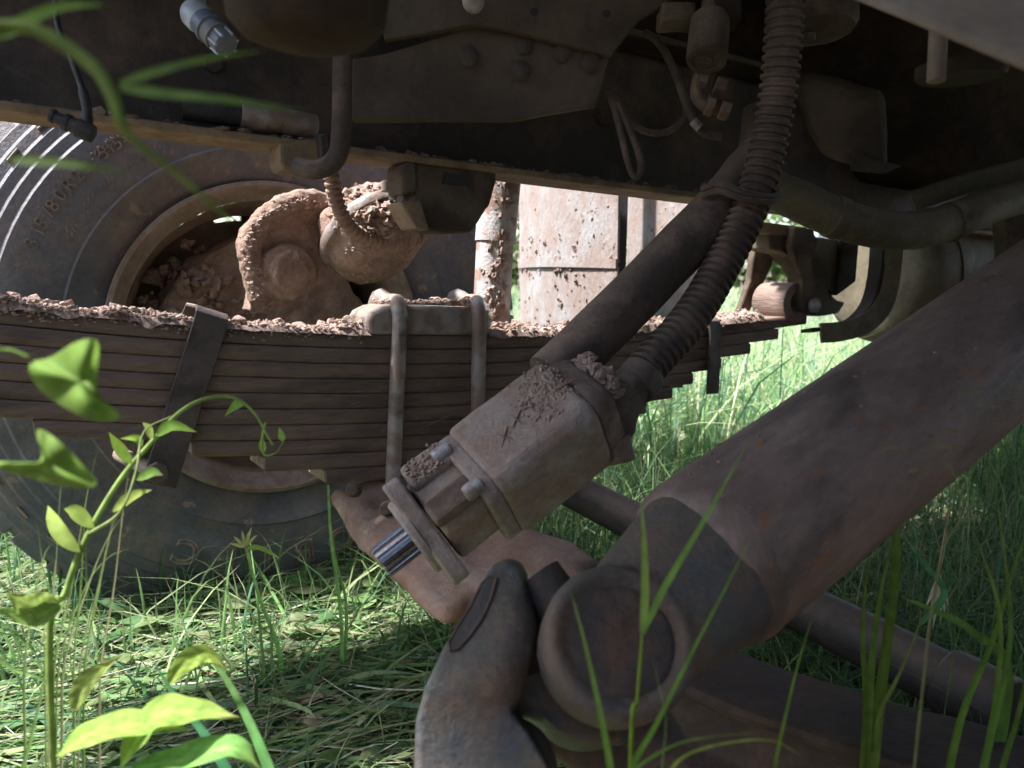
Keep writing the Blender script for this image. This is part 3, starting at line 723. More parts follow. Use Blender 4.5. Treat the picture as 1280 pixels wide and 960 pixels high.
mb = MB(); mb.prism(spx(LS - .012, [(946, 276), (1010, 284), (1008, 296), (950, 292)]), -B * .05); rough(mb.build('top_lug', M['flange'], hg, bevel=.004), .004, .02, 1)
mb = MB(); mb.prism(spx(LS - .01, [(1052, 300), (1074, 303), (1070, 352), (1046, 370)]), -B * .03); mb.build('dark_web', M['dark'], hg, bevel=.003)
# fuel tank and its strap
tk = thing('fuel_tank', at(1150, 425, 2.05), 'big rounded olive-grey tank behind the spring shackle', 'tank')
c0 = at(1165, 345, 2.25); ax = (A + B * .05).normalized()
mb = MB(); pr = [(0, -.26), (.1, -.26), (.15, -.25), (.178, -.22), (.185, -.18), (.185, .5), (.17, .54), (0, .55)]; mb.lathe(c0, ax, pr, 48); rough(mb.build('shell', M['olive'], tk), .006, .06, 1)
mb = MB(); mb.lathe(c0, ax, [(.185, -.15), (.189, -.152), (.189, -.1), (.185, -.102)], 48); mb.build('tank_band', M['olive'], tk)
sb = thing('tank_bracket', at(1085, 400, 1.86), 'bent olive channel strap curving under the tank beside the shackle', 'bracket')
def band(path, w_, th, side):
    pts = smooth_curve(path, 6); vs = []; side = Vector(side).normalized(); n = len(pts)
    for i, p in enumerate(pts):
        d = (pts[min(i + 1, n - 1)] - pts[max(i - 1, 0)]).normalized(); nn = d.cross(side).normalized()
        vs += [p - side * w_ - nn * th, p + side * w_ - nn * th, p + side * w_ + nn * th, p - side * w_ + nn * th]
    fs = [(k * 4 + j, k * 4 + (j + 1) % 4, (k + 1) * 4 + (j + 1) % 4, (k + 1) * 4 + j) for k in range(n - 1) for j in range(4)] + [(0, 1, 2, 3), tuple((n - 1) * 4 + j for j in range(4))]
    return MB().add(vs, fs)
path = [at(1098, 300, 1.84), at(1094, 345, 1.84), at(1084, 380, 1.83), at(1062, 402, 1.82), at(1032, 411, 1.81), at(1008, 413, 1.8)]
band(path, .035, .004, FW).build('channel_web', M['dark'], sb, bevel=.001)
off = Vector((.02, .0, -.008))
band([p + off - FW * .03 for p in path], .006, .022, FW).build('channel_edge', M['olive'], sb, bevel=.002)

# ---- front axle and tie rod
axl = thing('front_axle', at(560, 690, 1.2), 'rust-pink cast front axle beam dropping away under the spring', 'axle')
def loft(secs, name, m, parent, bevel=.006, close=True):
    n = len(secs[0]); vs = [p for s in secs for p in s]
    fs = [(k * n + j, k * n + (j + 1) % n, (k + 1) * n + (j + 1) % n, (k + 1) * n + j) for k in range(len(secs) - 1) for j in range(n)] + [tuple(range(n)), tuple((len(secs) - 1) * n + j for j in range(n))]
    return MB().add(vs, fs).build(name, M[m], parent, bevel=bevel)
def isec(c, d, hw, hh, tw=.35, th=.3):
    """I-beam section about c: d is the beam direction."""
    u = Z - d * Z.dot(d); u.normalize(); v = d.cross(u)
    q = [(-hw, hh), (hw, hh), (hw, hh * (1 - th)), (hw * tw, hh * (1 - th * 1.6)), (hw * tw, -hh * (1 - th * 1.6)), (hw, -hh * (1 - th)), (hw, -hh), (-hw, -hh), (-hw, -hh * (1 - th)), (-hw * tw, -hh * (1 - th * 1.6)), (-hw * tw, hh * (1 - th * 1.6)), (-hw, hh * (1 - th))]
    return [c + v * a_ + u * b_ for a_, b_ in q]
pts = [at(440, 618, 1.40), at(500, 640, 1.34), at(560, 690, 1.23), at(612, 742, 1.13), at(690, 790, 1.03), at(800, 850, .93), at(960, 925, .81), at(1130, 985, .73), at(1420, 1080, .62)]
hws = [.075, .075, .068, .06, .055, .055, .055, .055, .055]; hhs = [.03, .034, .05, .058, .055, .055, .055, .055, .055]
secs = []
for i, p_ in enumerate(pts):
    d = (pts[min(i + 1, len(pts) - 1)] - pts[max(i - 1, 0)]).normalized(); secs.append(isec(p_, d, hws[i], hhs[i]))
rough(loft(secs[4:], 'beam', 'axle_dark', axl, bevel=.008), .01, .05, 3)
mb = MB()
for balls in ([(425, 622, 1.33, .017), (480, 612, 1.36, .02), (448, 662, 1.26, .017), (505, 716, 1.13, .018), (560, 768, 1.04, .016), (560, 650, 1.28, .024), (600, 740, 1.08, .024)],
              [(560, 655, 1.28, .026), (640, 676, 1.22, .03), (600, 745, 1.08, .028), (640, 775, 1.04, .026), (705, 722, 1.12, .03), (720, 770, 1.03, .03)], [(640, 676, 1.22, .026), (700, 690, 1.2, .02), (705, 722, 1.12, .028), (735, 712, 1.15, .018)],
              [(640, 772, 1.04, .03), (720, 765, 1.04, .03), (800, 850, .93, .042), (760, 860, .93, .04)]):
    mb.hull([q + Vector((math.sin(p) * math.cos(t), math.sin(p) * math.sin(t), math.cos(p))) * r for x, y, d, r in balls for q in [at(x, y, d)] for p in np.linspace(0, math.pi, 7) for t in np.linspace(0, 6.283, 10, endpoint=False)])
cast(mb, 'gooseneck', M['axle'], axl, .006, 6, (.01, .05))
mb = MB(); random.seed(17)
for i in range(260):
    x = random.gauss(640, 36); y = random.gauss(690, 10) + (x - 640) * .12; mb.lump(at(x, y, 1.19 - (y - 690) * .0035), random.choice((.002, .003, .004, .006)), (1.4, 1.4, .7))
stuff(mb.build('mud_crumbs', M['mud_dark'], axl, smooth=False, clean=False))
for x, y in ((441, 612), (484, 636)):
    mb = MB(); c = at(x, y, 1.235); mb.lathe(c, -FW + Z * .2, [(.011, -.02), (.012, 0), (.009, .01), (0, .012)], 18); mb.build('seat_bolt', M['bracket'], axl)
tie = thing('tie_rod', at(1100, 800, .95), 'straight dark tie rod running behind the drive shaft towards the camera', 'tie rod')
ta, tb = at(640, 574, 1.62), at(1262, 892, .83)
mb = MB(); mb.tube([ta.lerp(tb, k / 12) for k in range(13)], .032, 24); rough(mb.build('rod', M['tie'], tie), .003, .05, 0)
mb = MB(); q = ta.lerp(tb, .93); mb.tube([q, tb], [.038, .038], 24); mb.build('rod_end', M['tie'], tie, bevel=.004)

# ---- hydraulic pump hanging on its hoses
tipp, endp = at(476, 704, .825), at(742, 498, .885)
U = (tipp - endp).normalized()                                   # along the shaft
V = (Vector((-.62, .1, .78))); V = (V - U * V.dot(U)).normalized()
V = ((RT * -.61 + UP * .79) - U * (RT * -.61 + UP * .79).dot(U)).normalized()
W_ = U.cross(V).normalized()
if W_.dot(FW) > 0: W_ = -W_                                      # towards the camera
pump = thing('hydraulic_pump', endp, 'dusty grey cast hydraulic pump with splined shaft hanging in front of the spring', 'pump')
def pp(u, v, w_): return tipp - U * u + V * v + W_ * w_            # u measured back from the shaft tip
def pu(x, y): # pixel -> (u) along the axis
    q = at(x, y, .85); return (tipp - q).dot(U)
L_END = (tipp - endp).length
def sect(ang, hw, hh, cut):
    """Cut-corner rectangle turned about the pump axis."""
    q = [(-hw, hh - cut), (-hw + cut, hh), (hw - cut, hh), (hw, hh - cut), (hw, -hh + cut), (hw - cut, -hh), (-hw + cut, -hh), (-hw, -hh + cut)]
    c_, s_ = math.cos(ang), math.sin(ang); return [(a_ * c_ - b_ * s_, a_ * s_ + b_ * c_) for a_, b_ in q]
ANG = R(42)
def block(u0, u1, hw, hh, cut, name, m, bevel=.006, ang=ANG, taper=1.0, off=(0, 0), parent=None, rg=None):
    s0 = sect(ang, hw, hh, cut); vs0 = [pp(u0, v + off[1], w_ + off[0]) for w_, v in s0]; vs1 = [pp(u1, v * taper + off[1], w_ * taper + off[0]) for w_, v in s0]; n = 8
    mb = MB(); mb.add(vs0 + vs1, [tuple(range(n)), tuple(range(2 * n - 1, n - 1, -1))] + [(i, n + i, n + (i + 1) % n, (i + 1) % n) for i in range(n)])
    o = mb.build(name, M[m], parent or pump, bevel=bevel, seg=3)
    if rg: rough(o, *rg)
    return o
block(.135, .262, .054, .054, .012, 'body', 'pump', .007, rg=(.004, .03, 2))
block(.262, .292, .050, .050, .014, 'end_cover', 'pump_dirty', .008, taper=.86, rg=(.005, .03, 2))
block(.118, .137, .050, .052, .012, 'mating_plate', 'pump', .004)
block(.068, .121, .041, .042, .016, 'front_housing', 'pump', .006, rg=(.003, .03, 2))
# ribs of the front housing
c_, s_ = math.cos(ANG), math.sin(ANG)
def loc(a_, b_): return (a_ * c_ - b_ * s_, a_ * s_ + b_ * c_)     # section coords -> (w, v)
def lbox(u0, u1, a0, a1, b0, b1, name, m, bevel=.003, rg=None, parent=None):
    vs = []
    for u in (u0, u1):
        for a_, b_ in ((a0, b0), (a1, b0), (a1, b1), (a0, b1)):
            w2, v2 = loc(a_, b_); vs.append(pp(u, v2, w2))
    o = MB().add(vs, [(0, 1, 2, 3), (7, 6, 5, 4), (0, 4, 5, 1), (1, 5, 6, 2), (2, 6, 7, 3), (3, 7, 4, 0)]).build(name, M[m], parent or pump, bevel=bevel, seg=2)
    if rg: rough(o, *rg)
    return o
lbox(.066, .121, -.02, .018, .034, .051, 'front_rib', 'pump', .005, (.002, .02, 2))
lbox(.066, .121, .034, .049, -.040, -.010, 'front_rib', 'pump_dirty', .005, (.003, .02, 2))
lbox(.07, .122, .036, .050, .012, .046, 'corner_rib', 'pump', .005, (.003, .02, 2))
lbox(.07, .122, -.047, -.03, -.02, .04, 'side_rib', 'pump', .004, (.003, .02, 2))
# flange: an oblong plate across the shaft
fs_ = []; n = 32; hw, hh = .040, .062
for k in range(n):
    t = 2 * math.pi * k / n; x = max(-1, min(1, 1.3 * math.cos(t))) * hw; y = max(-1, min(1, 1.3 * math.sin(t))) * hh
    fs_.append((x, y))
mb = MB(); mb.prism([pp(.046, y, x) for x, y in fs_], -U * .019); mb.build('mounting_flange', M['pump'], pump, bevel=.003)
mb = MB(); mb.lathe(pp(.046, 0, 0), U, [(.044, -.002), (.044, .004), (.0415, .007), (.022, .007), (.02, .004)], 48); mb.build('pilot_ring', M['pump'], pump)
nsp = 13; prof = []
for k in range(nsp * 6):
    t = 2 * math.pi * k / (nsp * 6); r = .0178 if (k % 6) in (0, 1, 2) else .0148; prof.append((r * math.cos(t), r * math.sin(t)))
vs = [pp(0, y * .93, x * .93) for x, y in prof] + [pp(.002, y, x) for x, y in prof] + [pp(.046, y, x) for x, y in prof]; n = len(prof)
mb = MB(); mb.add(vs, [tuple(range(n))] + [(j * n + i, (j + 1) * n + i, (j + 1) * n + (i + 1) % n, j * n + (i + 1) % n) for j in (0, 1) for i in range(n)]); mb.build('splined_shaft', M['bright'], pump, angle=20)
for a_, b_ in ((-.035, .049), (.05, .026), (.05, -.036)):
    w2, v2 = loc(a_, b_); c = pp(.121, v2, w2)
    mb = MB(); mb.lathe(c, U, [(.0082, -.004), (.0088, .012), (.007, .0155), (0, .016)], 18); mb.build('bolt_head', M['bolt'], pump, angle=50)
# mud patch and scratched crosses on the upper facet (facet normal = +b)
mb = MB(); random.seed(61)
for i in range(420):
    u = random.gauss(.236, .0135); a_ = random.gauss(.008, .014)
    if abs(a_) < .045 and .2 < u < .27: w2, v2 = loc(.0535, a_); mb.lump(pp(u, v2, w2), random.uniform(.0012, .0036))
for i in range(200):
    u = random.uniform(.074, .116); a_ = random.gauss(.029, .007); w2, v2 = loc(.049 + random.random() * .003, a_); mb.lump(pp(u, v2, w2), random.uniform(.0012, .003))
for i in range(160):
    u = random.uniform(.28, .31); t = random.uniform(-.3, 3.0); mb.lump(pp(u, math.sin(t) * .043, math.cos(t) * .035), random.uniform(.002, .006))
stuff(mb.build('mud_crumbs', M['mud'], pump, smooth=False, clean=False))
mb = MB()
def scr(u0, a0, u1, a1):
    w0, v0 = loc(.0545, a0); w1, v1 = loc(.0545, a1); p0, p1 = pp(u0, v0, w0), pp(u1, v1, w1)
    mb.tube([p0, p0.lerp(p1, .5), p1], [.0005, .0014, .0005], 6)
scr(.206, .004, .186, -.008); scr(.195, .004, .196, -.012); scr(.184, -.002, .164, -.02); scr(.170, -.002, .178, -.022)
mb.build('scratched_mark', M['pump_dirty'], pump)
# hoses
SM = [at(688, 474, .935), at(720, 443, .95), at(790, 374, .985), at(860, 301, 1.02), at(905, 254, 1.05), at(930, 222, 1.075), at(948, 190, 1.09), at(955, 140, 1.1)]
o = MB().tube(smooth_curve(SM, 8), [.033] * 41 + [.033, .033, .032, .031, .03, .029, .028, .028, .028, .028, .028, .028, .028, .028, .028, .028], 28).build('pressure_hose', M['rubber'])
tag(o, 'thick smooth dusty hose rising from the pump to the chassis rail', 'hose'); rough(o, .004, .06, 0)
CO = [at(792, 478, .93), at(815, 452, .945), at(850, 414, .965), at(880, 372, .985), at(903, 330, 1.0), at(926, 285, 1.01), at(943, 245, 1.015), at(955, 205, 1.015), at(965, 160, 1.01), at(973, 110, 1.0), at(979, 50, .99), at(984, -40, .98)]
o = ribbed(CO, .0195, .0238, .0112, 22, 12, .5).build('corrugated_hose', M['rubber'], angle=30)
tag(o, 'long corrugated hose curving up from the pump elbow', 'hose')
el = thing('hose_elbow', at(760, 510, .915), 'dark elbow fitting joining the corrugated hose to the pump', 'fitting')
mb = MB(); mb.tube(smooth_curve([at(735, 560, .90), at(762, 528, .905), at(772, 505, .915), at(785, 487, .925), at(800, 470, .935)], 6), [.03] * 8 + [.028] * 8 + [.024] * 9, 24); rough(mb.build('elbow_pipe', M['rubber'], el), .003, .02, 0)
mb = MB(); mb.hexa(at(770, 545, .888), Vector((.1, -.1, -.5)), .018, .03); rough(mb.build('elbow_bolt', M['pump_dirty'], el, bevel=.004), .003, .02, 2)
mb = MB(); mb.tube([at(791, 484, .928), at(806, 466, .938)], .0262, 26); mb.build('hose_clip', M['strap'], el, bevel=.002)
mb = MB(); mb.box(at(744, 513, .89), V * .004, U * .013, W_ * .008); rough(mb.build('mud_clod', M['mud'], el, bevel=.002), .004, .01, 2)
cs = thing('hose_tie', at(920, 236, 1.05), 'narrow cable tie binding the smooth and corrugated hoses together', 'cable tie')
mb = MB()
for dz in (0, 9):
    pts = [at(878, 236 + dz, 1.01), at(900, 230 + dz, .985), at(930, 240 + dz, .975), at(962, 246 + dz * .7, .985), at(972, 240 + dz * .5, 1.02), at(950, 226 + dz * .5, 1.06), at(905, 222 + dz * .6, 1.09), at(880, 232 + dz, 1.05)]
    q = MB().tube(smooth_curve(pts, 5), .004, 8, flat=1); q.build('tie_strand', M['rubber'], cs)

# ---- drive shaft with universal joint
sh0, sh1 = at(893, 697, .635), at(1500, 236, 1.02)
D = (sh1 - sh0).normalized()
ds = thing('drive_shaft', sh0, 'big brown drive shaft tube lying diagonally with a blue-grey universal joint', 'drive shaft')
mb = MB(); NS = 90; mb.tube([sh0.lerp(sh1, k / NS) for k in range(NS + 1)], .0705, 72); tb_ = orient(mb.build('tube', M['shaft'], ds), D); rough(tb_, .0022, .06, 0)
bb = MB(); random.seed(91)
for i in range(110):
    q = sh0.lerp(sh1, random.random() ** 1.4 * .75); t = random.gauss(0, .55); u_, v_ = frame_of(D); mm = (u_ * math.cos(t) + v_ * math.sin(t)) * .0706
    bb.lump(q + mm, random.choice((.0006, .0008, .001, .0014, .002)), (1.4, 1.4, .8))
stuff(bb.build('mud_crumbs', M['mud_dark'], ds, smooth=False, clean=False))
mb = MB(); mb.lathe(sh0, D, [(.060, -.03), (.067, -.02), (.0702, -.010), (.0709, -.004), (.0707, .001), (.0703, .005)], 56, hint=Z); rough(mb.build('weld_ring', M['shaft'], ds), .0012, .008, 0)
JC = sh0 - D * .122 - UP * .012                                              # joint centre
E_ = (CP - RT * .06 - UP * .02 - JC).normalized(); E_ = (E_ - D * E_.dot(D)).normalized()   # joint pin that faces the camera
Q_ = D.cross(E_).normalized()
if Q_.dot(UP) < 0: Q_ = -Q_
def disc(c, ax, r, n=28):
    u, v = frame_of(ax); return [c + (u * math.cos(2 * math.pi * k / n) + v * math.sin(2 * math.pi * k / n)) * r for k in range(n)]
mb = MB()
for sgn in (1, -1):
    c = JC + E_ * .056 * sgn
    root = [sh0 - D * .0 + (E_ * math.cos(t) * sgn + Q_ * math.sin(t)) * .0685 for t in np.linspace(-1.45, 1.45, 21)]
    root += [sh0 - D * .03 + (E_ * math.cos(t) * sgn * .92 + Q_ * math.sin(t)) * .064 for t in np.linspace(-1.25, 1.25, 17)]
    mb.hull(root + disc(c - E_ * .03 * sgn, E_, .040) + disc(c - E_ * .006 * sgn, E_, .043))
    mb.lathe(c, E_ * sgn, [(.05, -.036), (.0525, -.010), (.0525, .001), (.050, .0075), (.0455, .0095), (.0415, .0078), (.039, .0045), (.037, .0035), (.02, .0035)], 56, caps=True)
cast(mb, 'yoke_ears', M['yoke'], ds, .0028, 5, (.0025, .03))
c = JC + E_ * .0602
mb = MB(); mb.lathe(c, E_, [(.0365, .0002), (.034, .0012), (.02, .0016), (0, .002)], 40); rough(mb.build('bearing_cap', M['yoke_rust'], ds), .003, .015, 2)
cx = MB(); cx.tube([JC + Q_ * .075, JC - Q_ * .075], .02, 24); cx.tube([JC + E_ * .05, JC - E_ * .05], .02, 24); stuff(cx.build('joint_cross', M['yoke_rust'], ds))
# second yoke: heavy flange half of the joint, seen from the side
fy = thing('flange_yoke', at(600, 850, .56), 'dark blue-grey forked flange yoke resting in front of the axle', 'yoke')
def ball(c, r, n=9):
    return [c + Vector((math.sin(p) * math.cos(t), math.sin(p) * math.sin(t), math.cos(p))) * r for p in np.linspace(0, math.pi, n) for t in np.linspace(0, 2 * math.pi, 14, endpoint=False)]
def hullobj(name, balls, m, parent, rg=(.003, .04, 2), bevel=.0):
    mb = MB(); mb.hull([q for c, r in balls for q in ball(c, r)]); o = mb.build(name, M[m], parent, angle=70)
    if rg: rough(o, *rg)
    return o
mb = MB()
def hb(*balls): mb.hull([q for x, y, d, r in balls for q in ball(at(x, y, d), r)])
yo = [(602, 728), (614, 708), (632, 701), (648, 706), (656, 722), (656, 748), (650, 778), (668, 812), (648, 846), (634, 872), (640, 892), (662, 918), (684, 960), (700, 1060), (505, 1060), (516, 975), (519, 900), (531, 858), (556, 808), (582, 766)]
dy = lambda y: float(np.interp(y, [700, 860, 960, 1060], [.592, .538, .515, .515]))
n = len(yo); fr = [at(x, y, dy(y)) for x, y in yo]; bk = [at(x + 4, y - 4, dy(y) + .045) for x, y in yo]
mb.add(fr + bk, [tuple(range(n)), tuple(range(2 * n - 1, n - 1, -1))] + [(i, n + i, n + (i + 1) % n, (i + 1) % n) for i in range(n)])
hb((634, 730, .60, .016), (640, 790, .575, .02), (590, 850, .555, .02), (620, 855, .55, .02)); hb((585, 900, .562, .02), (640, 960, .555, .032), (650, 1050, .55, .035))
hb((668, 772, .61, .013), (655, 835, .595, .016), (716, 852, .62, .014), (708, 796, .63, .012))
hb((640, 850, .59, .012), (700, 885, .60, .012), (655, 870, .59, .014), (770, 912, .60, .012), (790, 890, .60, .01))
yc = cast(mb, 'yoke_casting', M['yoke'], fy, .0026, 9, (.0016, .05))
mb = MB(); hb((690, 915, .615, .014), (760, 930, .63, .018), (800, 985, .64, .02)); cast(mb, 'lower_arm', M['yoke_rust'], fy, .004, 6, (.003, .03))
yhit = surface(yc, ORG[fy.name])
def onto(x, y, lift):
    h = yhit(x, y, lift); return h[0] if h else at(x, y, dy(y))
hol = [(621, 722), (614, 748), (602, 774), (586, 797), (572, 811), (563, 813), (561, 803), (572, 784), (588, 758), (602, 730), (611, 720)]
mb = MB(); k = len(hol); mb.add([onto(x, y, .0012) for x, y in hol] + [onto(592, 770, .0006)], [(i, (i + 1) % k, k) for i in range(k)]); mb.build('hollow_shade', M['black_rubber_and_shade'], fy)  # black patch laid on the surface as the shade of the hollow
mb = MB(); mb.tube([onto(x, y, .001) for x, y in hol + hol[:1]], .0012, 8); mb.build('hollow_rim', M['yoke_rust'], fy)
mb = MB(); mb.lathe(at(655, 778, .595), (at(655, 778, .595) - at(712, 830, .63)).normalized(), [(.036, -.012), (.038, -.008), (.034, -.002), (.036, .001), (.033, .004)], 36); rough(mb.build('seal_ring', M['dark'], fy), .001, .01, 0)

# ================================================================== UPPER UNDERBODY
cf = thing('cab_floor', tr(1.0, -.4, 1.27), 'dark cab floor added to shut out sky and sun above the chassis rail', 'floor panel')
mb = MB(); mb.box(tr(1.44, -.09, 1.28), A * 1.80, B * 1.245, Z * .012); mb.build('floor_sheet', M['dark'], cf)  # front edge set to keep direct sun off the pump and joint
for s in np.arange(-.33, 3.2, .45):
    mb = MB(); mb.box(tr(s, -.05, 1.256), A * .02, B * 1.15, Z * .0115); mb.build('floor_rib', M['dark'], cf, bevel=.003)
mb = MB(); mb.box(tr(1.45, LS - .1, 1.15), A * 2.2, B * .008, Z * .19); mb.build('sky_gap_filler', M['dark'], cf)  # filler sheet added to close a sky gap above the rail
sk_ = thing('side_light_block', tr(1.6, 1.2, .7), 'unseen dark skirt on the far flank of the truck behind the camera', 'light_shield')
mb = MB(); mb.box(tr(1.7, 1.22, .72), A * 2.4, B * .01, Z * .45); mb.build('light_block_sheet', M['dark'], sk_, bevel=.004)  # unseen sheet added to block light coming from behind the camera
fb = thing('front_light_block', tr(-1.0, .2, .3), 'unseen dark bumper at the nose of the truck', 'light_blocker')
mb = MB(); mb.box(tr(-1.0, .22, .74), A * .03, B * 1.0, Z * .46); mb.build('light_block_beam', M['dark'], fb, bevel=.015)  # unseen beam added to block light from the left behind the camera
# gusset plates bolted inside the rail
gp = thing('gusset_plate', at(620, 80, 1.06), 'broad folded brown gusset plate with two small holes above the rail', 'plate')
def plate(name, pxd, th, m, parent, rg=None, bevel=.002):
    f = [at(x, y, d) for x, y, d in pxd]; o = MB().prism(f, FW * th).build(name, M[m], parent, bevel=bevel)
    if rg: rough(o, *rg)
    return o
plate('lower_panel', ((440, 74, 1.06), (480, 66, 1.06), (590, 34, 1.06), (640, 42, 1.07), (762, 72, 1.1), (744, 132, 1.12), (640, 150, 1.1), (440, 150, 1.07)), .012, 'panel', gp, (.004, .08, 4))
plate('upper_panel', ((462, -60, 1.0), (900, -60, 1.05), (838, 0, 1.06), (800, 22, 1.07), (772, 58, 1.08), (763, 70, 1.085), (640, 38, 1.05), (592, 30, 1.04), (480, 50, 1.03)), .012, 'panel', gp, (.003, .08, 4))
for x, y in ((668, 15), (758, 17)):
    mb = MB(); mb.lathe(at(x, y, 1.035), -FW, [(.0055, .0), (0, .0004)], 18); mb.build('hole_shade', M['black_rubber_and_shade'], gp)  # flat dark discs painted as the shade in the holes
for x, y in ((586, 70), (655, 56), (702, 66), (652, 88), (738, 78)):
    mb = MB(); mb.lathe(at(x, y, 1.062 + (x - 590) * .0002), -FW + Z * -.3, [(.013, -.003), (.013, .001), (.009, .004), (0, .005)], 22); mb.build('bolt_head', M['rail'], gp)
mb = MB(); mb.lathe(at(592, 2, 1.0), -FW - Z * .4, [(.014, -.01), (.014, .004), (.009, .008), (0, .009)], 20); o = mb.build('plug', M['bolt']); tag(o, 'small pale dusty plug at the top edge above the gusset plate', 'plug')
# near canister
mb = MB(); c = at(384, 66, .48); mb.lathe(c, Z + B * .1, [(0, 0), (.02, .001), (.036, .006), (.0455, .016), (.0475, .03), (.048, .2)], 48); o = mb.build('oil_canister', M['dark'])
tag(o, 'dark round-bottomed canister hanging close to the camera at upper left', 'canister')
# connector on its lead
sn = thing('plug_connector', at(262, 40, .8), 'grey and blue plastic plug connector hanging below the floor at upper left', 'connector')
cd = (at(293, 66, .79) - at(244, 18, .81)); cl = cd.length; cd.normalize(); c0 = at(244, 18, .81)
mb = MB(); mb.lathe(c0, cd, [(0, -.008), (.012, -.008), (.0145, -.003), (.015, .008), (.0135, .013)], 24); mb.build('grey_cap', M['plastic'], sn)
mb = MB(); mb.lathe(c0, cd, [(.0125, .012), (.0138, .013), (.0138, .024), (.0155, .0245), (.0155, .028), (.0135, .0285), (.013, .038), (.0145, .0385), (.0145, .042), (.012, .0425), (.0125, .055), (.009, .057), (0, .057)], 26); mb.build('locking_sleeve', M['blue_grey'], sn)
for k in range(7):
    t = 2 * math.pi * k / 7; u, v = frame_of(cd); q = u * math.cos(t) + v * math.sin(t)
    mb = MB(); mb.tube([c0 + cd * .044 + q * .0125, c0 + cd * .056 + q * .0122], .0016, 6); mb.build('grip_rib', M['plastic'], sn)
mb = MB(); mb.tube(smooth_curve([c0 + cd * .004, at(246, 0, .815), at(250, -60, .82)], 5), .009, 14); mb.build('lead', M['plastic'], sn)
# breather hose end
bh = thing('breather_hose', at(95, 160, .7), 'thin black hose ending in an angled connector in front of the tyre', 'hose')
mb = MB(); mb.tube(smooth_curve([at(68, -40, .72), at(72, 30, .71), at(90, 75, .7), at(104, 115, .7), at(109, 140, .7), at(108, 162, .7)], 6), [.0028] * 18 + [.0042] * 8 + [.005] * 5, 10); mb.build('tube', M['black_rubber_and_shade'], bh)
mb = MB(); q0, q1 = at(112, 166, .70), at(70, 147, .695); d = (q1 - q0).normalized(); mb.lathe(q0, d, [(0, -.004), (.0075, -.003), (.0085, .002), (.0085, .01), (.0068, .011), (.0068, .017), (.0078, .0175), (.0078, .021), (.0055, .0215), (.005, .030), (.0062, .0305), (.0062, .033), (0, .0335)], 20); mb.build('connector', M['black_rubber_and_shade'], bh)
# loops of cable
for pts, d, r, lab in ((((757, 106), (768, 135), (776, 165), (786, 205), (794, 221), (801, 212), (798, 190), (786, 160), (772, 128)), 1.14, .0052, 'thin dusty cable hanging in a long narrow loop over the rail edge'),
                   (((770, 118), (788, 150), (806, 164), (830, 166), (850, 154), (858, 132), (856, 100)), 1.2, .005, 'dusty cable sagging in a wide shallow loop'),
                   (((805, 40), (822, 52), (838, 78), (850, 108), (862, 140), (878, 165), (902, 171)), 1.16, .0058, 'dark cable running down to a bare metal crimp')):
    o = MB().tube(smooth_curve([at(x, y, d) for x, y in pts], 6), r, 10).build('cable', M['rubber']); tag(o, lab, 'cable', 'loose cables above the rail')
o = MB().tube([at(866, 151, 1.152), at(875, 160, 1.152)], .0068, 14).build('cable_crimp', M['bolt']); tag(o, 'small bright metal crimp on a dark cable', 'crimp')
# air valve and fittings
av = thing('air_valve', at(885, 60, 1.0), 'brown cylindrical valve with a flat round base among the cables', 'valve')
vt, vb = at(888, 22, 1.02), at(883, 76, 1.0); d = (vb - vt).normalized(); L_ = (vb - vt).length
mb = MB(); mb.lathe(vt, d, [(0, -.03), (.012, -.03), (.014, -.004), (.021, 0), (.0245, .006), (.0255, L_ - .004), (.0245, L_), (.018, L_ + .0005), (.0175, L_ - .001), (.008, L_ - .001), (.0075, L_ + .001), (0, L_ + .001)], 32); rough(mb.build('valve_body', M['bracket'], av), .0015, .01, 0)
mb = MB(); mb.box(at(845, 22, 1.05), RT * .022, UP * .012, FW * .02); rough(mb.build('side_block', M['bracket'], av, bevel=.003), .004, .02, 2)
mb = MB(); mb.box(at(905, 12, 1.03), RT * .018, UP * .02, FW * .02); rough(mb.build('top_block', M['dark'], av, bevel=.003), .004, .02, 2)
ft = thing('pipe_fitting', at(885, 120, 1.06), 'cluster of tarnished elbow fittings under the brown valve', 'fitting')
mb = MB(); mb.tube(smooth_curve([at(880, 84, 1.05), at(874, 100, 1.05), at(872, 118, 1.05), at(882, 130, 1.05), at(905, 136, 1.05)], 6), .0095, 16); mb.build('elbow', M['brass'], ft)
for x, y, r, l in ((874, 96, .0135, .012), (893, 104, .014, .016), (882, 130, .0145, .012), (899, 135, .014, .014)):
    mb = MB(); mb.hexa(at(x, y, 1.04), RT + UP * -.3, r, l); mb.build('union_nut', M['brass'], ft, bevel=.002)
# round casing at the top edge
rc = thing('round_casing', at(1018, 20, 1.1), 'brown round casing at the top edge beside the corrugated hose', 'casing')
mb = MB(); c = at(1024, 42, 1.1); mb.lathe(c, Z + FW * .2, [(0, -.004), (.02, -.002), (.045, .004), (.05, .012), (.052, .05), (.046, .055), (.046, .12)], 40); rough(mb.build('casing_body', M['bracket'], rc), .006, .03, 1)
mb = MB(); mb.hexa(at(1012, 42, 1.08), -Z, .009, .008); mb.build('drain_plug', M['bracket'], rc, bevel=.001)
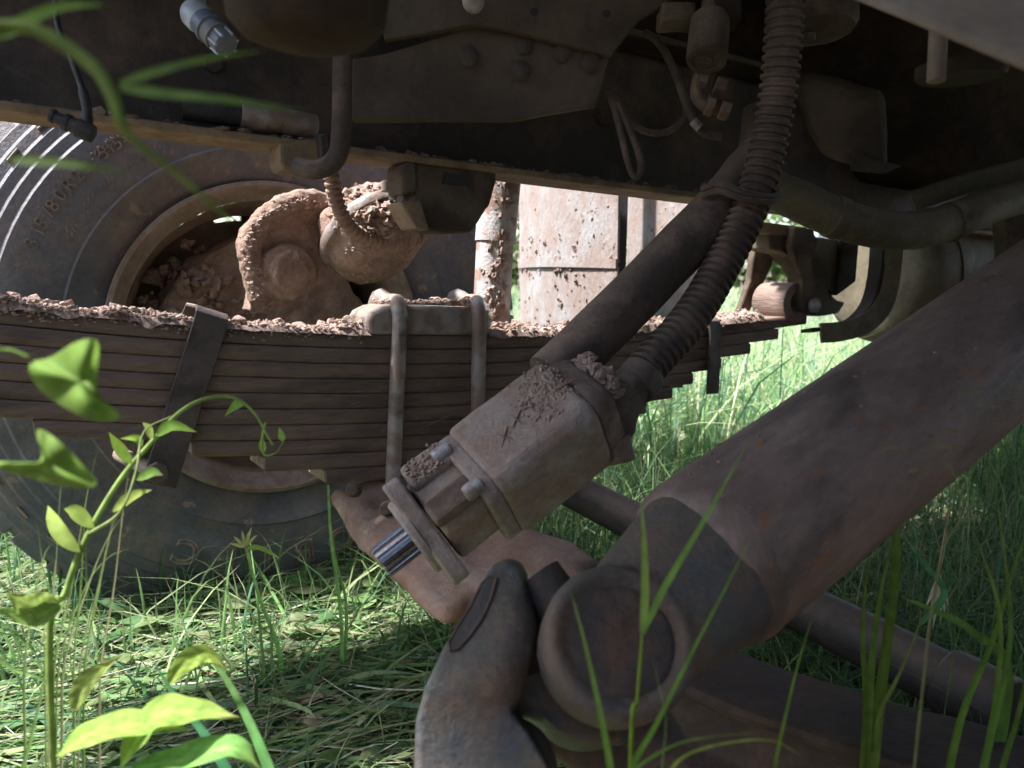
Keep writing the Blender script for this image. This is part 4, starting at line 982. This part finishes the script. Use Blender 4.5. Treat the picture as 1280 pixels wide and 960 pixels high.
# gearbox mass far behind, in the dark
gb = thing('gearbox', at(1120, 140, 1.9), 'dark gearbox casing looming in shadow above the exhaust pipe', 'gearbox')
hullobj('casing', [(at(1000, 90, 1.9), .1), (at(1010, 200, 1.95), .06), (at(1150, 60, 1.7), .12), (at(1200, 190, 1.75), .06), (at(1420, 60, 1.9), .15), (at(1420, 200, 1.9), .1)], 'dark', gb, (.02, .08, 3))
hullobj('side_cover', [(at(1010, 110, 1.55), .03), (at(1085, 130, 1.5), .03), (at(1098, 205, 1.5), .015), (at(1040, 175, 1.55), .03)], 'panel', gb, (.012, .05, 3))
mb = MB(); mb.prism([at(x, y, 1.48) for x, y in ((1062, 190), (1098, 200), (1128, 207), (1108, 216), (1066, 212))], FW * .01); mb.build('tab', M['panel'], gb, bevel=.002)
# exhaust pipes
ex = thing('exhaust_pipe', at(1090, 285, 1.4), 'thick dusty exhaust pipe bending across the upper right', 'pipe')
P = [at(968, 238, 1.36), at(1000, 252, 1.36), at(1045, 272, 1.37), at(1090, 285, 1.39), at(1140, 288, 1.42), at(1190, 277, 1.46), at(1240, 256, 1.5), at(1300, 240, 1.56)]
mb = MB(); mb.tube(smooth_curve(P, 7), .0335, 28); rough(mb.build('pipe', M['olive'], ex), .003, .06, 0)
for q in (2, 5):
    d = (P[q + 1] - P[q - 1]).normalized(); mb = MB(); mb.tube([P[q] - d * .012, P[q] + d * .012], .0362, 28); mb.build('pipe_clamp', M['bracket'], ex, bevel=.003)
o = MB().tube(smooth_curve([at(1140, 252, 1.62), at(1175, 240, 1.6), at(1220, 226, 1.6), at(1300, 205, 1.6)], 6), .021, 22).build('coolant_pipe', M['olive']); tag(o, 'thinner olive pipe above and behind the exhaust bend', 'pipe')
o = MB().prism([at(x, y, 1.58) for x, y in ((1256, 246), (1300, 236), (1300, 330), (1262, 332))], FW * .05).build('pipe_bracket', M['bracket'], bevel=.004); tag(o, 'brown plate bracket at the right edge under the pipes', 'bracket')
# near pale sump and stud
sm_ = thing('sump_pan', at(1200, 20, .45), 'pale out-of-focus sump pan sloping across the top right corner', 'sump pan')
f = [at(1022, -6, .47), at(1130, 38, .45), at(1300, 112, .42), at(1420, 60, .40), at(1420, -120, .42), at(1060, -120, .47)]
MB().prism(f, Vector((.02, .06, .08))).build('pan', M['sump'], sm_, bevel=.012, seg=4)
ss = thing('hanger_stud', at(1172, 80, .62), 'pale blurred stud pointing down from a dark plate at upper right', 'stud')
mb = MB(); mb.tube([at(1174, 20, .62), at(1170, 102, .62)], .0068, 14); mb.build('stud', M['sump'], ss, bevel=.001)
mb = MB(); mb.lathe(at(1200, 98, .66), Z, [(0, 0), (.032, 0), (.034, .003), (.034, .01), (0, .012)], 32); mb.build('plate', M['dark'], ss)

# ================================================================== VEGETATION
def rnd(n, a, b): return rng.uniform(a, b, n)
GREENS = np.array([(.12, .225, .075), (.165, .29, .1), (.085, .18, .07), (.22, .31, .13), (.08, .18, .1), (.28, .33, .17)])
STRAWS = np.array([(.4, .36, .28), (.3, .25, .18), (.5, .47, .4), (.18, .135, .1), (.26, .3, .15)])
def pick(pal, n, jit=.18):
    c = pal[rng.integers(0, len(pal), n)] * (1 + rng.normal(0, jit, (n, 1))); return np.clip(c, .01, .9)
def gzs(x, y): return np.array([gz(a, b) for a, b in zip(x, y)])
def blades(x, y, hmin, hmax, wmin, wmax, lean, pal, prof=BLADE, droop=.5, fold=.35):
    n = len(x); h = rnd(n, hmin, hmax); t = rnd(n, 0, 2 * np.pi); ln = np.abs(rng.normal(0, lean, n)) * h
    d = np.c_[np.cos(t), np.sin(t)]; z = gzs(x, y) - .004
    P0 = np.c_[x, y, z]; P1 = np.c_[x + d[:, 0] * ln * .25, y + d[:, 1] * ln * .25, z + h * rnd(n, .6, .85)]
    P2 = np.c_[x + d[:, 0] * ln * 1.25, y + d[:, 1] * ln * 1.25, z + h * (1 - droop * rnd(n, 0, 1) * np.clip(ln / h, 0, 1))]
    a = t + rng.normal(np.pi / 2, .7, n); side = np.c_[np.cos(a), np.sin(a), np.zeros(n)]
    return ribbons(P0, P1, P2, rnd(n, wmin, wmax), side, pick(pal, n), prof, fold)
def litter(x, y, lmin, lmax, wmin, wmax, pal, zmax=.03, prof=STRAW):
    n = len(x); L = rnd(n, lmin, lmax); t = rng.normal(.2, .6, n); d = np.c_[np.cos(t), np.sin(t)] * L[:, None] / 2
    z = gzs(x, y) + .002; b = rng.normal(0, .15, (n, 2)) * L[:, None]
    z0, z1, z2 = z + rnd(n, 0, zmax) * .6, z + rnd(n, 0, zmax), z + rnd(n, 0, zmax)
    P0 = np.c_[x - d[:, 0], y - d[:, 1], z0]; P2 = np.c_[x + d[:, 0], y + d[:, 1], z2]; P1 = np.c_[x + b[:, 0], y + b[:, 1], z1 + .004]
    side = np.c_[-np.sin(t), np.cos(t), rng.normal(0, .5, n)]; side /= np.linalg.norm(side, axis=1)[:, None]
    return ribbons(P0, P1, P2, rnd(n, wmin, wmax), side, pick(pal, n), prof, .1)
def leaves(x, y, lmin, lmax, asp, pal, zmin, zmax, tilt=.5):
    n = len(x); L = rnd(n, lmin, lmax); t = rnd(n, 0, 2 * np.pi); z = gzs(x, y) + rnd(n, zmin, zmax); d = np.c_[np.cos(t), np.sin(t)] * L[:, None]
    e = rng.normal(0, tilt, n) * L * .5
    P0 = np.c_[x, y, z]; P1 = np.c_[x + d[:, 0] * .5, y + d[:, 1] * .5, z + np.abs(e) * .6 + L * .12]; P2 = np.c_[x + d[:, 0], y + d[:, 1], np.maximum(z + e, .004)]
    side = np.c_[-np.sin(t), np.cos(t), rng.normal(0, .3, n)]
    return ribbons(P0, P1, P2, L * asp, side, pick(pal, n), LEAF, .3)
def area(n, x0, x1, y0, y1, keep=None):
    x, y = rnd(n, x0, x1), rnd(n, y0, y1)
    if keep is not None: k = keep(x, y); x, y = x[k], y[k]
    return x, y
vis = lambda x, y: np.abs(x) < y * .75 + .25
# cut grass and litter close in
x, y = area(11000, -1.5, 2.2, .45, 2.6, vis); lit = [litter(x, y, .05, .24, .0012, .004, STRAWS, .022)]
x, y = area(2600, -1.4, .6, .45, 1.8, vis); lit.append(litter(x, y, .06, .3, .0012, .0035, np.array([(.46, .43, .35), (.36, .33, .24), (.24, .3, .15), (.16, .26, .09)]), .045))
x, y = area(900, -1.4, 1.4, .5, 2.0, vis); lit.append(leaves(x, y, .02, .06, .45, np.array([(.28, .2, .13), (.4, .32, .22), (.2, .14, .09)]), .002, .02))
stuff(ribbon_mesh('cut_grass_litter', lit, M['straw']))
und = []
lefty = lambda x, y: vis(x, y) & (x < .35) & (y < 1.9)
righty = lambda x, y: vis(x, y) & (x > .0) & ~((x < .42) & (y < 1.15))
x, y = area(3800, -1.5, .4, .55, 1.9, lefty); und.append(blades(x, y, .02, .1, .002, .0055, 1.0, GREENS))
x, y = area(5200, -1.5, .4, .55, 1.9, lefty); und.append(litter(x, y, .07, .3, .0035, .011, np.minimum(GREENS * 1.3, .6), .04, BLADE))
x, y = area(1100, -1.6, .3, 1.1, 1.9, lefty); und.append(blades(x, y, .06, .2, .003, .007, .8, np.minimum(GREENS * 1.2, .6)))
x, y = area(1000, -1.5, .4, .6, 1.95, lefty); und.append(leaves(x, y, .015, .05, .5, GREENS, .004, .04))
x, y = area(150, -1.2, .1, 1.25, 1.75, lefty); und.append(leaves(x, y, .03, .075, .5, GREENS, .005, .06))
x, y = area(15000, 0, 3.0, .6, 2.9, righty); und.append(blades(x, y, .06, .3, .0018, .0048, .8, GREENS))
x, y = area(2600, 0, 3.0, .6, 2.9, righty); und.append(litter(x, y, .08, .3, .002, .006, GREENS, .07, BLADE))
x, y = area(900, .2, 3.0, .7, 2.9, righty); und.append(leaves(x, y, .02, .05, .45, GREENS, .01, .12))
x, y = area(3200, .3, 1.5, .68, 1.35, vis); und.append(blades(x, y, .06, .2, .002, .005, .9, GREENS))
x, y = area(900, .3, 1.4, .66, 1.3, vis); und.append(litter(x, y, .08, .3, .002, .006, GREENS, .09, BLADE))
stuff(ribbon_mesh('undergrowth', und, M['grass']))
MEADOW_LIT = np.minimum(GREENS * np.array([2.4, 2.1, 2.6]), .66); mea = []  # greens paled towards cyan, so the tint carries the bright sun
x, y = area(46000, -7, 9, 2.3, 8, lambda x, y: np.abs(x) < y * .8 + .5); mea.append(blades(x, y, .15, .5, .004, .009, .75, MEADOW_LIT))
x, y = area(5000, -7, 9, 2.3, 8, lambda x, y: np.abs(x) < y * .8 + .5); mea.append(leaves(x, y, .04, .1, .45, MEADOW_LIT, .05, .3))
x, y = area(3500, -.5, 3.5, 2.3, 3.6, None); mea.append(blades(x, y, .3, .62, .004, .009, .8, MEADOW_LIT))
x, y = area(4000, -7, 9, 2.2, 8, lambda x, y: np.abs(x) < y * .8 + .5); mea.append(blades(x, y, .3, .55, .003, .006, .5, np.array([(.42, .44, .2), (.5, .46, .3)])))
x, y = area(5000, -3.6, -1.15, .9, 2.6); mea.append(blades(x, y, .08, .3, .004, .008, .6, MEADOW_LIT)); x, y = area(1200, -3.6, -1.2, .9, 2.6); mea.append(leaves(x, y, .04, .1, .5, GREENS, .02, .2))
x, y = area(30000, -30, 34, 8, 34); mea.append(blades(x, y, .2, .5, .02, .05, .5, MEADOW_LIT))
stuff(ribbon_mesh('meadow_grass', mea, M['grass']))
x, y = area(9000, -60, 60, 38, 46); n = len(x); z = rng.beta(1.2, 1.6, n) * (4.5 + 1.5 * np.sin(x * .22) + np.sin(x * .61)); t = rnd(n, 0, 6.28)
P0 = np.c_[x, y, z]; P2 = P0 + np.c_[np.cos(t), np.sin(t), rng.normal(0, .5, n)] * rnd(n, .4, 1.0)[:, None]
stuff(ribbon_mesh('far_treeline', [ribbons(P0, (P0 + P2) / 2, P2, rnd(n, .3, .7), np.c_[-np.sin(t), np.cos(t), rng.normal(0, .6, n)], pick(np.array([(.06, .11, .03), (.09, .14, .04)]), n), LEAF, .2)], M['grass']))

# ---- plants one can tell apart, close to the camera
G1, G2, G3, G4 = (.24, .38, .05), (.13, .3, .045), (.36, .46, .1), (.07, .2, .08)
def plant(name, label, cat, root, parts, group=None):
    """parts: (name, [ribbon data])"""
    t = thing(name, root, label, cat, group)
    for nm, data in parts: ribbon_mesh(nm, data, M['grass'], parent=t)
    return t
def px3(*q): return [at(x, y, d) for x, y, d in q]
def root_of(x, y, d): p = at(x, y, d); p.z = gz(p.x, p.y); return p
# single blades crossing the universal joint
r0 = root_of(765, 1010, .42); r1 = root_of(790, 1010, .44); r2 = root_of(812, 1010, .43)
def bl(pts, w_, tint, root=None, prof='blade', fold=.3, face=None):
    P = px3(*pts)
    if root is not None:                              # carry the blade down to the ground without a kink
        st = (P[1] - P[0]).length; go = P[0] - P[1]; L_ = (root - P[0]).length; pre = []; n_ = max(2, int(L_ / max(st, .02)))
        for k_ in range(n_, 0, -1):
            t_ = k_ / n_; lin = P[0].lerp(root, t_); pre.append(lin + Vector((go.x, go.y, 0)) * (1 - t_) * t_ * 1.2)
        P = pre + P
    return curve_ribbon(P, w_, tint, prof, fold, face, 14 if (prof == 'leaf' and w_ > .0125) else 6)
plant('grass_plant', 'single broad grass blade leaning left across the universal joint bearing', 'grass blade', r0, [('leaf_blade', [bl(((768, 1000, .42), (752, 900, .42), (730, 800, .42), (711, 732, .425)), 0.0085, (.16, .34, .06), r0)])])
plant('grass_plant', 'tall forked pale green grass stalk in front of the universal joint', 'grass stalk', r1,
      [('stem', [stem_tube([r1] + px3((788, 960, .45), (796, 880, .45), (803, 790, .45)), .0016, G1)]),
       ('leaf_blade', [bl(((803, 790, .45), (806, 740, .45), (805, 680, .45), (801, 622, .455)), 0.005, (.28, .44, .1))]),
       ('leaf_blade', [bl(((803, 792, .45), (830, 735, .45), (880, 650, .452), (938, 548, .46)), 0.0042, (.2, .38, .08))])])
plant('grass_plant', 'long bright grass blade leaning right over the drive shaft', 'grass blade', r2, [('leaf_blade', [bl(((790, 960, .43), (820, 905, .43), (865, 815, .435), (912, 725, .44), (944, 662, .445)), 0.0075, (.18, .36, .06), r2)])])
r = root_of(770, 1000, .40); plant('grass_clump', 'small arching grass clump at the bottom edge under the bearing', 'grass', r,
      [('leaf_blade', [bl(((790, 968, .4), (835, 935, .4), (880, 922, .4), (955, 915, .41)), .0055, G2, r)]), ('leaf_blade', [bl(((840, 960, .41), (880, 935, .41), (960, 925, .41), (1010, 950, .41)), .006, G1, r)]),
       ('leaf_blade', [bl(((828, 950, .42), (832, 900, .42), (822, 850, .42), (815, 815, .42)), .0035, (.1, .24, .05), r)])])
# right hand tuft and blades
r = root_of(1085, 890, 0.636)
plant('grass_tuft', 'dark green upright grass tuft growing beside the tie rod', 'grass', r,
      [('leaf_blade', [bl(((1085, 880, 0.636), (1092, 800, 0.636), (1105, 720, 0.636), (1128, 642, 0.645)), .011, (.11, .2, .035), r)]), ('leaf_blade', [bl(((1082, 880, 0.636), (1078, 800, 0.636), (1082, 730, 0.636), (1088, 690, 0.636)), .008, (.1, .17, .03), r)]),
       ('leaf_blade', [bl(((1100, 890, 0.636), (1120, 850, 0.628), (1140, 805, 0.628), (1152, 770, 0.628)), .009, (.15, .24, .05), r)]), ('leaf_blade', [bl(((1098, 880, 0.645), (1120, 700, 0.688), (1110, 640, 0.688), (1098, 610, 0.688)), .011, (.14, .22, .04), r)])])
r = root_of(965, 990, .5); plant('grass_plant', 'narrow upright grass blade in front of the muddy axle beam', 'grass blade', r,
      [('leaf_blade', [bl(((968, 960, .5), (985, 880, .5), (1000, 820, .5), (1018, 765, .5)), .005, (.15, .27, .05), r)])])
r = root_of(1160, 960, 0.585)
plant('grass_tuft', 'arching grass tuft with long crossing leaves at the right edge', 'grass', r,
      [('leaf_blade', [bl(((1200, 900, 0.585), (1240, 800, 0.585), (1270, 700, 0.585), (1300, 640, 0.585)), .008, (.12, .22, .04), r)]), ('leaf_blade', [bl(((1240, 900, 0.568), (1250, 780, 0.568), (1230, 700, 0.585), (1205, 640, .7)), .0065, (.15, .26, .05), r)]),
       ('leaf_blade', [bl(((1150, 780, .9), (1180, 740, .9), (1150, 700, .9), (1125, 660, .92)), .009, (.1, .26, .11))]), ('leaf_blade', [bl(((1260, 850, .7), (1215, 790, 0.619), (1160, 760, 0.636), (1124, 746, 0.654)), .010, (.12, .24, .05), r)]),
       ('leaf_blade', [bl(((1280, 860, 0.533), (1285, 760, 0.533), (1262, 690, 0.533)), .007, (.1, .18, .04), r)]), ('leaf_blade', [bl(((1236, 930, 0.550), (1262, 800, 0.550), (1255, 690, 0.568), (1242, 600, 0.585)), .007, (.1, .2, .04), r)])])
# drooping pale seed head
hd = [at(1178, 700, .95), at(1176, 730, .95), at(1170, 745, .95)]
parts = [stem_tube(px3((1140, 900, .95), (1165, 760, .95), (1182, 660, .95), (1180, 690, .95), (1172, 725, .95)), .0012, (.5, .45, .3))]
for dx, dy in ((-12, 52), (-5, 58), (2, 60), (7, 50), (-18, 44), (12, 40), (-8, 70)): parts.append(bl(((1174, 718, .95), (1174 + dx * .5, 718 + dy * .5, .95), (1174 + dx, 718 + dy, .95)), .005, (.75, .68, .52), None, 'leaf', .3))
plant('oat_plant', 'dry pale drooping oat seed head among the grass at right', 'grass', root_of(1140, 900, .95), [('spikelets', parts[1:]), ('stem', parts[:1])])
# slender seed stems over the shaft at right
r = root_of(1120, 1010, .42); sd = [stem_tube([r] + px3((1160, 800, .42), (1200, 650, .42), (1185, 580, .43), (1130, 560, .43)), .0007, (.2, .22, .1))]
sp = [bl(((x, y, .43), (x - 14, y - 3, .43), (x - 28, y - 2 + k, .43)), .0022, (.2, .19, .1), None, 'leaf') for x, y, k in ((1190, 560, 0), (1128, 562, 2), (1225, 495, -2), (1200, 540, -4), (1160, 590, 3))]
plant('seed_grass', 'fine dark seed stem drooping in front of the drive shaft', 'grass', r, [('stem', sd), ('spikelets', sp)])
# upright stalks before the tyre
for (xb, yb, xt, yt, d, w_, tint, lab) in ((345, 800, 308, 686, 1.22, .0085, (.26, .5, .14), 'cut pale green stalk with folded leaf before the tyre'), (424, 745, 410, 606, 1.25, .0075, (.28, .5, .16), 'straight thin green blade standing left of the axle'),
                                           (555, 700, 420, 690, 1.24, 0, G2, '')):
    if not w_: continue
    r = root_of(xb, yb + 10, d); pr = [('leaf_blade', [bl(((xb, yb, d), ((xb + xt) / 2 - 3, (yb + yt) / 2, d), (xt, yt, d)), w_, tint, r, 'stalk', .5)])]
    if xt == 308: pr.append(('leaf_blade', [bl(((308, 686, d), (322, 684, d), (340, 692, d), (352, 700, d)), .008, (.3, .48, .08))])); pr.append(('flower_spikes', [bl(((306, 684, d), (306 + a, 684 - b * .6, d), (306 + a * 1.8, 684 - b, d)), .005, (.5, .5, .2), None, 'leaf') for a, b in ((-8, 14), (-2, 22), (5, 26), (9, 16), (-11, 5), (3, 12))]))
    else: pr.append(('leaf_blade', [bl(((432, 748, d), (420, 700, d), (414, 652, d)), .006, (.22, .42, .12), r)]))
    plant('grass_plant', lab, 'grass stalk', r, pr)
# bindweed climbing at the left: stem, tendril, arrow leaves
r = root_of(55, 960, .56); st = [stem_tube([r] + px3((62, 830, .56), (82, 740, .57), (110, 668, .58), (150, 600, .60), (190, 552, .62), (225, 515, .64), (258, 498, .65), (292, 497, .66), (318, 516, .66), (332, 540, .66), (341, 556, .66)), [.0026, .0024, .0022, .002, .0016, .0013, .001], (.3, .42, .12)),
      stem_tube(px3((332, 528, .66), (328, 548, .66), (330, 568, .66), (345, 566, .66), (354, 552, .66)), .0011, (.3, .45, .12)), stem_tube(px3((110, 668, .58), (150, 640, .57), (170, 590, .58), (180, 540, .6), (215, 520, .61)), .0013, (.32, .4, .16))]
lv = [bl(((100, 690, .57), (80, 670, .57), (66, 648, .575), (60, 632, .58)), .012, (.34, .45, .1), None, 'leaf'), bl(((118, 660, .58), (96, 640, .58), (80, 636, .58)), .011, (.36, .48, .1), None, 'leaf'),
      bl(((165, 580, .6), (150, 560, .6), (136, 540, .6)), .009, G1, None, 'leaf'), bl(((190, 550, .62), (186, 535, .62), (178, 528, .62)), .006, G3, None, 'leaf'), bl(((195, 545, .62), (215, 532, .62), (246, 540, .62)), .009, (.22, .4, .06), None, 'leaf'),
      bl(((306, 504, .66), (296, 506, .66), (281, 520, .66)), .008, (.24, .42, .07), None, 'leaf'), bl(((354, 552, .66), (352, 544, .66), (349, 534, .66)), .006, (.28, .45, .09), None, 'leaf'), bl(((330, 566, .66), (328, 556, .66), (328, 545, .66)), .006, (.28, .45, .09), None, 'leaf'),
      bl(((140, 640, .58), (165, 620, .58), (190, 612, .58)), .008, G3, None, 'leaf'), bl(((170, 600, .6), (190, 590, .6), (204, 594, .6)), .008, (.2, .34, .07), None, 'leaf'), bl(((75, 760, .56), (40, 755, .55), (8, 742, .54)), .02, (.32, .44, .1), None, 'leaf'), bl(((80, 750, .56), (45, 770, .55), (-10, 760, .54)), .014, (.24, .38, .08), None, 'leaf'),
      bl(((176, 560, .6), (172, 548, .6), (150, 548, .6)), .006, G1, None, 'leaf')]
plant('bindweed', 'slender climbing weed with curled tendril in front of the spring', 'weed', r, [('stem', st)] + [('leaf', [q]) for q in lv])
r = root_of(130, 940, .6); tf = []
for i in range(11):
    x0 = random.gauss(100, 34); x1 = x0 + random.gauss(48, 30); y1 = random.uniform(540, 700); d = random.uniform(.57, .63); rr_ = root_of(x0 - 20, 960, d)
    tf.append(bl(((x0 - 4, 830, d), (x0 + (x1 - x0) * .3, 740, d), (x0 + (x1 - x0) * .65, (740 + y1) / 2 - 14, d), (x1, y1, d)), random.uniform(.0015, .0032), random.choice(((.3, .4, .13), (.44, .42, .22), (.2, .34, .09), (.36, .4, .18))), rr_))
plant('grass_tuft', 'pale wispy grass tuft mixed with the climbing weed at left', 'grass', r, [('leaf_blades', tf)])
# blurred arrow-shaped leaves close to the lens
def arrow(pts, d, w_, tint, face=None):
    return bl([(x, y, d) for x, y in pts], w_, tint, None, 'arrow', .35, face)
def polyleaf(outline, d, tint, bend=.004):
    V = []; n = len(outline); cx = sum(q[0] for q in outline) / n; cy = sum(q[1] for q in outline) / n
    for k in (1, .55): V += [list(at(cx + (x - cx) * k, cy + (y - cy) * k, d - (bend if k < 1 else 0) + .006 * math.sin(i * 1.7))) for i, (x, y) in enumerate(outline)]
    V.append(list(at(cx, cy, d - bend * .6))); Fc = [[i, (i + 1) % n, n + (i + 1) % n, n + i] for i in range(n)] + [[n + i, n + (i + 1) % n, 2 * n, 2 * n] for i in range(n)]
    return V, [f[:3] if f[2] == f[3] else f for f in Fc]
def leaf_thing(name, label, outline, d, tint, stem):
    t = thing(name, root_of(-60, 900, d), label, 'leaf', 'large arrow-shaped leaves close to the lens'); V, Fc = polyleaf(outline, d, tint)
    me = bpy.data.meshes.new('leaf'); me.from_pydata([Vector(v) - ORG[t.name] for v in V], [], Fc); me.update(); me.polygons.foreach_set('use_smooth', [True] * len(Fc))
    ca = me.color_attributes.new('tint', 'FLOAT_COLOR', 'POINT'); ca.data.foreach_set('color', np.tile([*tint, 1], len(V)).astype(float))
    o = bpy.data.objects.new('leaf', me); COL.objects.link(o); me.materials.append(M['grass']); o.parent = t
    q = o.modifiers.new('round', 'SUBSURF'); q.levels = q.render_levels = 2
    ribbon_mesh('leaf_stalk', [stem_tube([ORG[t.name]] + px3(*stem), .0012, tint)], M['grass'], parent=t)
leaf_thing('bindweed', 'upper blurred bright green arrow-shaped leaf in front of the spring', [(34, 448), (60, 452), (88, 428), (118, 420), (126, 430), (122, 462), (120, 490), (135, 508), (152, 515), (146, 528), (118, 528), (84, 512), (52, 492), (36, 470)], .34, (.2, .33, .06), ((-60, 470, .34), (0, 438, .34), (36, 446, .34)))
leaf_thing('bindweed', 'lower blurred bright green arrow-shaped leaf in front of the tyre', [(-10, 575), (18, 578), (46, 582), (56, 570), (44, 545), (46, 533), (64, 542), (90, 566), (112, 590), (126, 606), (110, 612), (84, 610), (50, 600), (-10, 586)], .35, (.21, .34, .065), ((-70, 640, .35), (-20, 585, .35), (120, 606, .35)))
# blurred grass stem arching across the upper left
r = root_of(-70, 760, .25); t = plant('grass_plant', 'out-of-focus green grass stem arching across the upper left corner', 'grass', r,
      [('stem', [stem_tube([r] + px3((-70, 150, .25), (-20, 45, .25), (30, 34, .25), (70, 50, .25), (115, 82, .25), (138, 115, .25), (158, 165, .25), (205, 205, .255), (245, 238, .26), (288, 276, .265)), [.0018, .0018, .002, .0023, .0022, .0015, .0011, .0007], (.26, .36, .09))]),
       ('leaf_blade', [bl(((-10, 48, .25), (30, 30, .25), (75, 10, .25), (135, 6, .25)), .006, (.18, .3, .05))]), ('leaf_blade', [bl(((150, 105, .25), (190, 92, .25), (250, 76, .25), (335, 62, .26)), .0034, (.14, .22, .05))]),
       ('leaf_blade', [bl(((150, 110, .25), (210, 118, .25), (290, 126, .25), (385, 140, .26)), .0036, (.15, .24, .06))]), ('leaf_blade', [bl(((15, 200, .25), (60, 202, .25), (110, 208, .25), (165, 216, .255)), .0036, (.13, .2, .05))])])
# lush weed at the bottom left
r = root_of(170, 1030, .5)
W5 = [bl(((150, 960, .5), (190, 900, .5), (240, 890, .5), (300, 896, .5)), .024, (.3, .46, .09), None, 'leaf', .25, (0, -.5, 1)), bl(((70, 945, .5), (120, 915, .5), (190, 905, .5), (235, 912, .5)), .022, (.28, .45, .08), None, 'leaf', .2, (0, -.4, 1)),
      bl(((205, 860, .55), (235, 825, .55), (262, 818, .55), (285, 840, .55)), .014, (.3, .42, .08), None, 'leaf'), bl(((165, 960, .5), (230, 950, .5), (290, 935, .49), (330, 965, .49)), .02, (.2, .42, .1), None, 'leaf', .3, (0, -.5, 1)), bl(((90, 890, .56), (110, 850, .56), (150, 820, .56)), .014, (.32, .42, .1), None, 'leaf')]
plant('broadleaf_weed', 'lush broad-leaved light green weed at the bottom left corner', 'weed', r, [('leaf', [q]) for q in W5])
for pts, w_, tint, lab in ((((300, 1000, .52), (265, 930, .53), (220, 870, .54), (186, 818, .545)), .016, (.06, .22, .1), 'dark green folded grass blade at the bottom left'),
                           (((345, 990, .54), (320, 920, .55), (290, 860, .56), (262, 822, .565), (240, 815, .57)), .013, (.14, .34, .1), 'bright curved grass blade beside the dark folded blade'),
                           (((-10, 822, .6), (20, 838, .6), (55, 850, .6), (90, 880, .61)), .013, (.2, .4, .1), 'short green blade slanting at the left edge'),
                           (((20, 1000, .55), (40, 920, .56), (60, 830, .57), (72, 770, .58)), .006, (.12, .24, .06), 'thin dark grass stem rising at the left edge')):
    r = root_of(pts[0][0], 990, pts[0][2]); plant('grass_plant', lab, 'grass blade', r, [('leaf_blade', [bl(pts, w_, tint, r)])])
